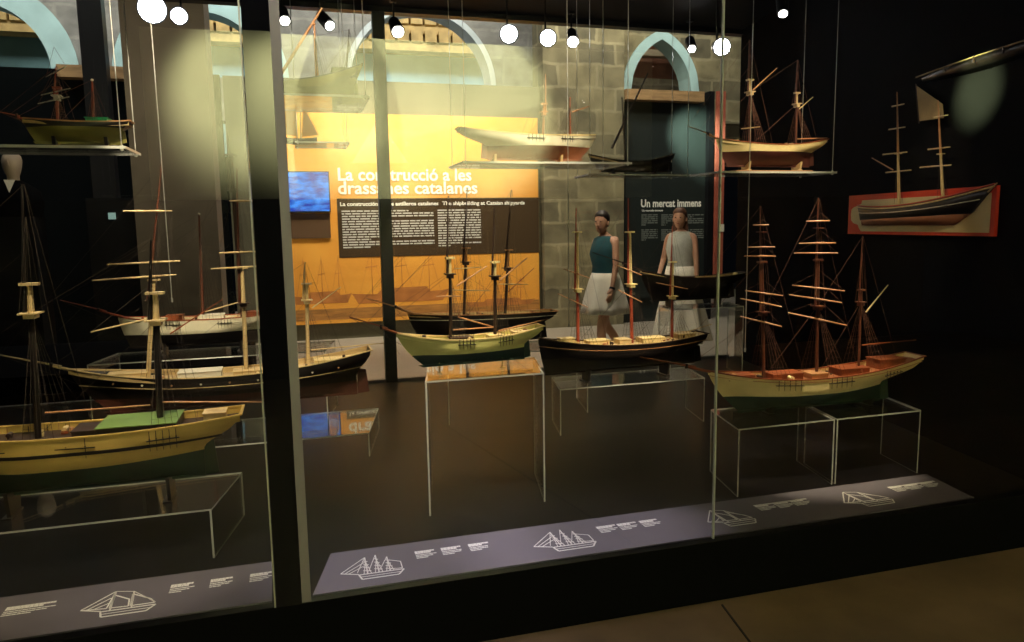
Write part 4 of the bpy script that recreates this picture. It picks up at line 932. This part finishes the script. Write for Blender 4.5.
person('person in a sleeveless teal top and short white skirt walking in the gallery', (onY(607, 300, 7.55).x, 7.55, 0), math.radians(200), TEAL, WHITEF, HAIRD, False,
       (((.03, .20, 1.13), (.10, .21, .90), (.14, .21, .80)), ((-.06, -.20, 1.12), (-.02, -.22, .88), (.0, -.22, .76))),
       (((.14, .08, .50), (.20, .08, .09), (.32, .08, .03)), ((-.06, -.08, .48), (-.30, -.08, .14), (-.20, -.08, .04))),
       [(1.05, .125, .15, 0), (.98, .15, .175, 0), (.85, .19, .21, 0), (.70, .23, .24, .0), (.62, .25, .25, .01)], lean=.03, headturn=.35, watch=1, hs=1.03)
person('person with long brown hair, pale grey sleeveless top and long white skirt', (onY(680, 300, 7.9).x, 7.9, 0), math.radians(215), GREYF, WHITEF, HAIRB, True,
       (((.02, .20, 1.12), (.04, .22, .90), (.05, .22, .8)), ((-.02, -.22, 1.13), (.10, -.22, .94), (.18, -.20, .9))),
       (((.05, .08, .50), (.04, .08, .09), (.16, .08, .03)), ((.0, -.09, .48), (-.06, -.09, .09), (.06, -.09, .03))),
       [(1.05, .13, .155, 0), (.95, .155, .18, 0), (.8, .18, .20, 0), (.5, .24, .26, -.01), (.3, .27, .29, -.02), (.2, .29, .30, -.03)], headturn=.2, hs=1.05)

# ------------------------------------------------------------------ lamps
def track_lamp(label, x, y, Y, aim, lens_r=.035, cool=False, body=True, power=None, col=(1, .85, .62), size=50, ztop=ZC, grp=None):
    p = onY(x, y, Y); root = empty('track_spotlight', (p.x, p.y, ztop), label, 'spotlight', grp)
    d = (Vector(aim)-p).normalized(); back = p-d*.16
    MB().tube((back.x, back.y, ztop), (back.x, back.y, back.z), .008, .008, 8).box((back.x, back.y, ztop-.01), (.05, .05, .02)).build('stem', BLKMET, root)
    MB().tube(back-d*.03, back, .03, .045, 14).tube(back, p-d*.004, .045, lens_r+.012, 14).build('housing', BLKMET, root)
    MB().tube(p-d*.003, p+d*.002, lens_r, lens_r, 16).ell(p, (lens_r*.8, lens_r*.8, lens_r*.5), 10, 6).build('lens', LAMPW if cool else LAMP, root)
    if power: spot(p+d*.04, aim, power, col, size, .7, .02)
    return root
cF = lambda x, y, Y=3: Vector(CAM)*1.0+Vector((0, 0, .4))
track_lamp('black track spotlight closest to the thick post, just right of it', 285, 21, 6.1, (.2, 5, 2.2))
track_lamp('black track spotlight hanging above the crane-like mast between the two black posts', 330, 26, 6.1, (.9, 5, 2.2))
track_lamp('black track spotlight just right of the slim rear post, before the wide round arch', 398, 32, 6.1, (1.0, 4.8, 2.0), .045)
track_lamp('black track spotlight beside the stone pier at the end of a wire', 573, 42, 6.1, (2.0, 4.8, 2.0), .045)
track_lamp('black track spotlight right of the pointed arch', 692, 49, 6.1, (3.0, 4.8, 2.0), .032)
track_lamp('bright glaring spotlight, first of the pair above the grey pillar', 152, 9, 5.6, (-.6, 0, 1.6), .085, True)
track_lamp('glaring spotlight, smaller one of the pair above the grey pillar', 179, 16, 5.6, (-.6, 0, 1.6), .05, True)
track_lamp('glaring spotlight just right of the wide round arch', 509, 34, 5.6, (.5, 0, 1.6), .062, True)
track_lamp('glaring spotlight between the wide arch and the stone pier, second after the arch', 548, 38, 5.6, (.8, 0, 1.6), .058, True)
track_lamp('glaring spotlight at the glass joint beside the black wall', 722, 47, 5.4, (1.8, 0, 1.6), .062, True)
spot((-.04, 2.38, 3.3), (-.034, 2.68, 1.9), 75, (1, .9, .95), 50, .8, .03)  # unseen spot added to brighten the top of the pale fin
track_lamp('small tilted spotlight alone on the black ceiling above the cream two-masted ship', 783, 14, 4.6, (2.6, 3.4, 1.0), .028)

# ------------------------------------------------------------------ lighting
WARM = (1, .80, .52); 
def S(px, py, Yt, zt, dx, Y0, power, size, col=WARM, rad=.03, z0=ZC-.12):
    t = onY(px, py, Yt); return spot((t.x+dx, Y0, z0), t, power*1.3, col, size, .8, rad)
S(465, 350, 3.45, 0, .1, 3.3, 45, 24, (1, .85, .55))
S(420, 560, 2.86, 0, .0, 2.95, 190, 26, (.97, .88, 1))
S(590, 545, 2.86, 0, .0, 2.95, 190, 26, (.97, .88, 1))
S(620, 345, 4.5, 0, .0, 4.0, 60, 38)
S(815, 375, 3.3, 0, -.2, 3.3, 26, 34)
S(210, 590, 2.9, 0, .1, 3.2, 30, 24, (.95, .9, 1))
S(110, 430, 3.3, 0, .1, 2.9, 40, 40)
S(210, 370, 4.6, 0, .1, 4.0, 45, 40)
S(320, 360, 4.6, 0, .2, 4.1, 40, 26)
S(210, 320, 5.5, 0, 0, 4.9, 40, 34)
S(480, 300, 5.0, 0, 0, 4.6, 16, 34)
S(770, 140, 4.15, 0, 0, 3.5, 22, 45)
S(530, 135, 4.4, 0, 0, 3.9, 25, 50)
S(75, 115, 3.9, 0, 0, 3.5, 8, 50)
S(320, 80, 4.5, 0, 0, 4.0, 10, 60)
t = onW(925, 205); spot((2.6, 3.4, ZC-.15), t, 60, WARM, 26, .8, .03)
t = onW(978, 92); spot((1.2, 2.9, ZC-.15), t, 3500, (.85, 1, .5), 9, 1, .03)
KEY = (1, .84, .56)
def K(px, py, Y, power, size, dx=0, Y0=2.85, col=KEY):
    t = onY(px, py, Y); return spot((t.x+dx, Y0, ZC-.1), t, power*2.3, col, size, .6, .025)
K(470, 345, 3.45, 180, 20); K(620, 340, 4.5, 230, 17); K(810, 380, 3.3, 210, 24, -.2, 2.75); K(110, 440, 3.3, 70, 34, .2, 2.75)
K(200, 375, 4.6, 150, 26, .2); K(325, 365, 4.6, 150, 14, .1); K(200, 320, 5.5, 260, 16); K(530, 140, 4.4, 120, 26, .3); K(768, 145, 4.15, 80, 26)
K(40, 300, 3.34, 30, 20, .2, 2.75); K(155, 305, 3.34, 30, 18, .2, 2.75); K(300, 130, 5.9, 90, 12, .1)
# gallery
struct('trim_30', MB().box((-2.3, 7.6, .24), (3.6, 1.9, .48)), PLINTH)  # black box added to keep the floor behind the left bay dark
for x, pw in ((.6, 240), (1.8, 370), (3.1, 170)): spot((x, 9.7, 4.3), (x*.95+.05, YP, 2.3), pw, (1, .86, .58), 85, .9, .06)
spot((5.3, 9.8, 3.6), onY(697, 140, YP), 900, (.75, 1, .8), 38, 1, .05)
spot((4.5, 8.9, 3.5), (6.8, 10.9, 2.2), 60, (1, .85, .6), 40, .9, .05)
area((.5, 9.2, 6.8), (.5, 12.8, 4.3), 520, (.97, .98, .88), 12, .8)
area((1, 13.4, 6.4), (1, 15.2, 4.8), 260, (1, .98, .92), 12, .5)
area((4.2, 8.6, 6.0), (4.3, 11, 1.5), 85, (1, .93, .66), 1.5, .5)
spot((3.0, 6.9, 3.3), (3.6, 7.6, 1.0), 110, (1, .88, .68), 70, .8, .08)
spot((2.2, 6.9, 3.3), (3.2, 8.0, 1.2), 60, (1, .88, .68), 80, .8, .08)
area((-1.2, 7.4, 3.3), (-1.3, 9.2, 2.6), 19, (1, .86, .6), .8, .4)
# viewer side: an unseen ochre wall, added and spot-lit to mirror a glow in the front glass
struct('added_wall_rear', MB().box((1.4, -3.1, 2.78), (5.6, .2, 1.7)), mat('added_ochre_wall', (.78, .78, .46), .9, noise=.08, scale=1))
struct('added_wall_rear_lower', MB().box((1.4, -3.1, .96), (14, .2, 1.93)), BLACK)
for (x, p_, sz) in ((2.1, 5200, 44), (1.1, 6200, 44), (.15, 4800, 42), (-.55, 1600, 40)): spot((x, -1.2, 4.2), (x, -3.0, 3.02), p_, (1, .97, .72), sz, 1, .1)
spot((3.2, -.5, 3.8), (4.2, 2.3, 0), 30, (1, .75, .45), 70, 1, .2)
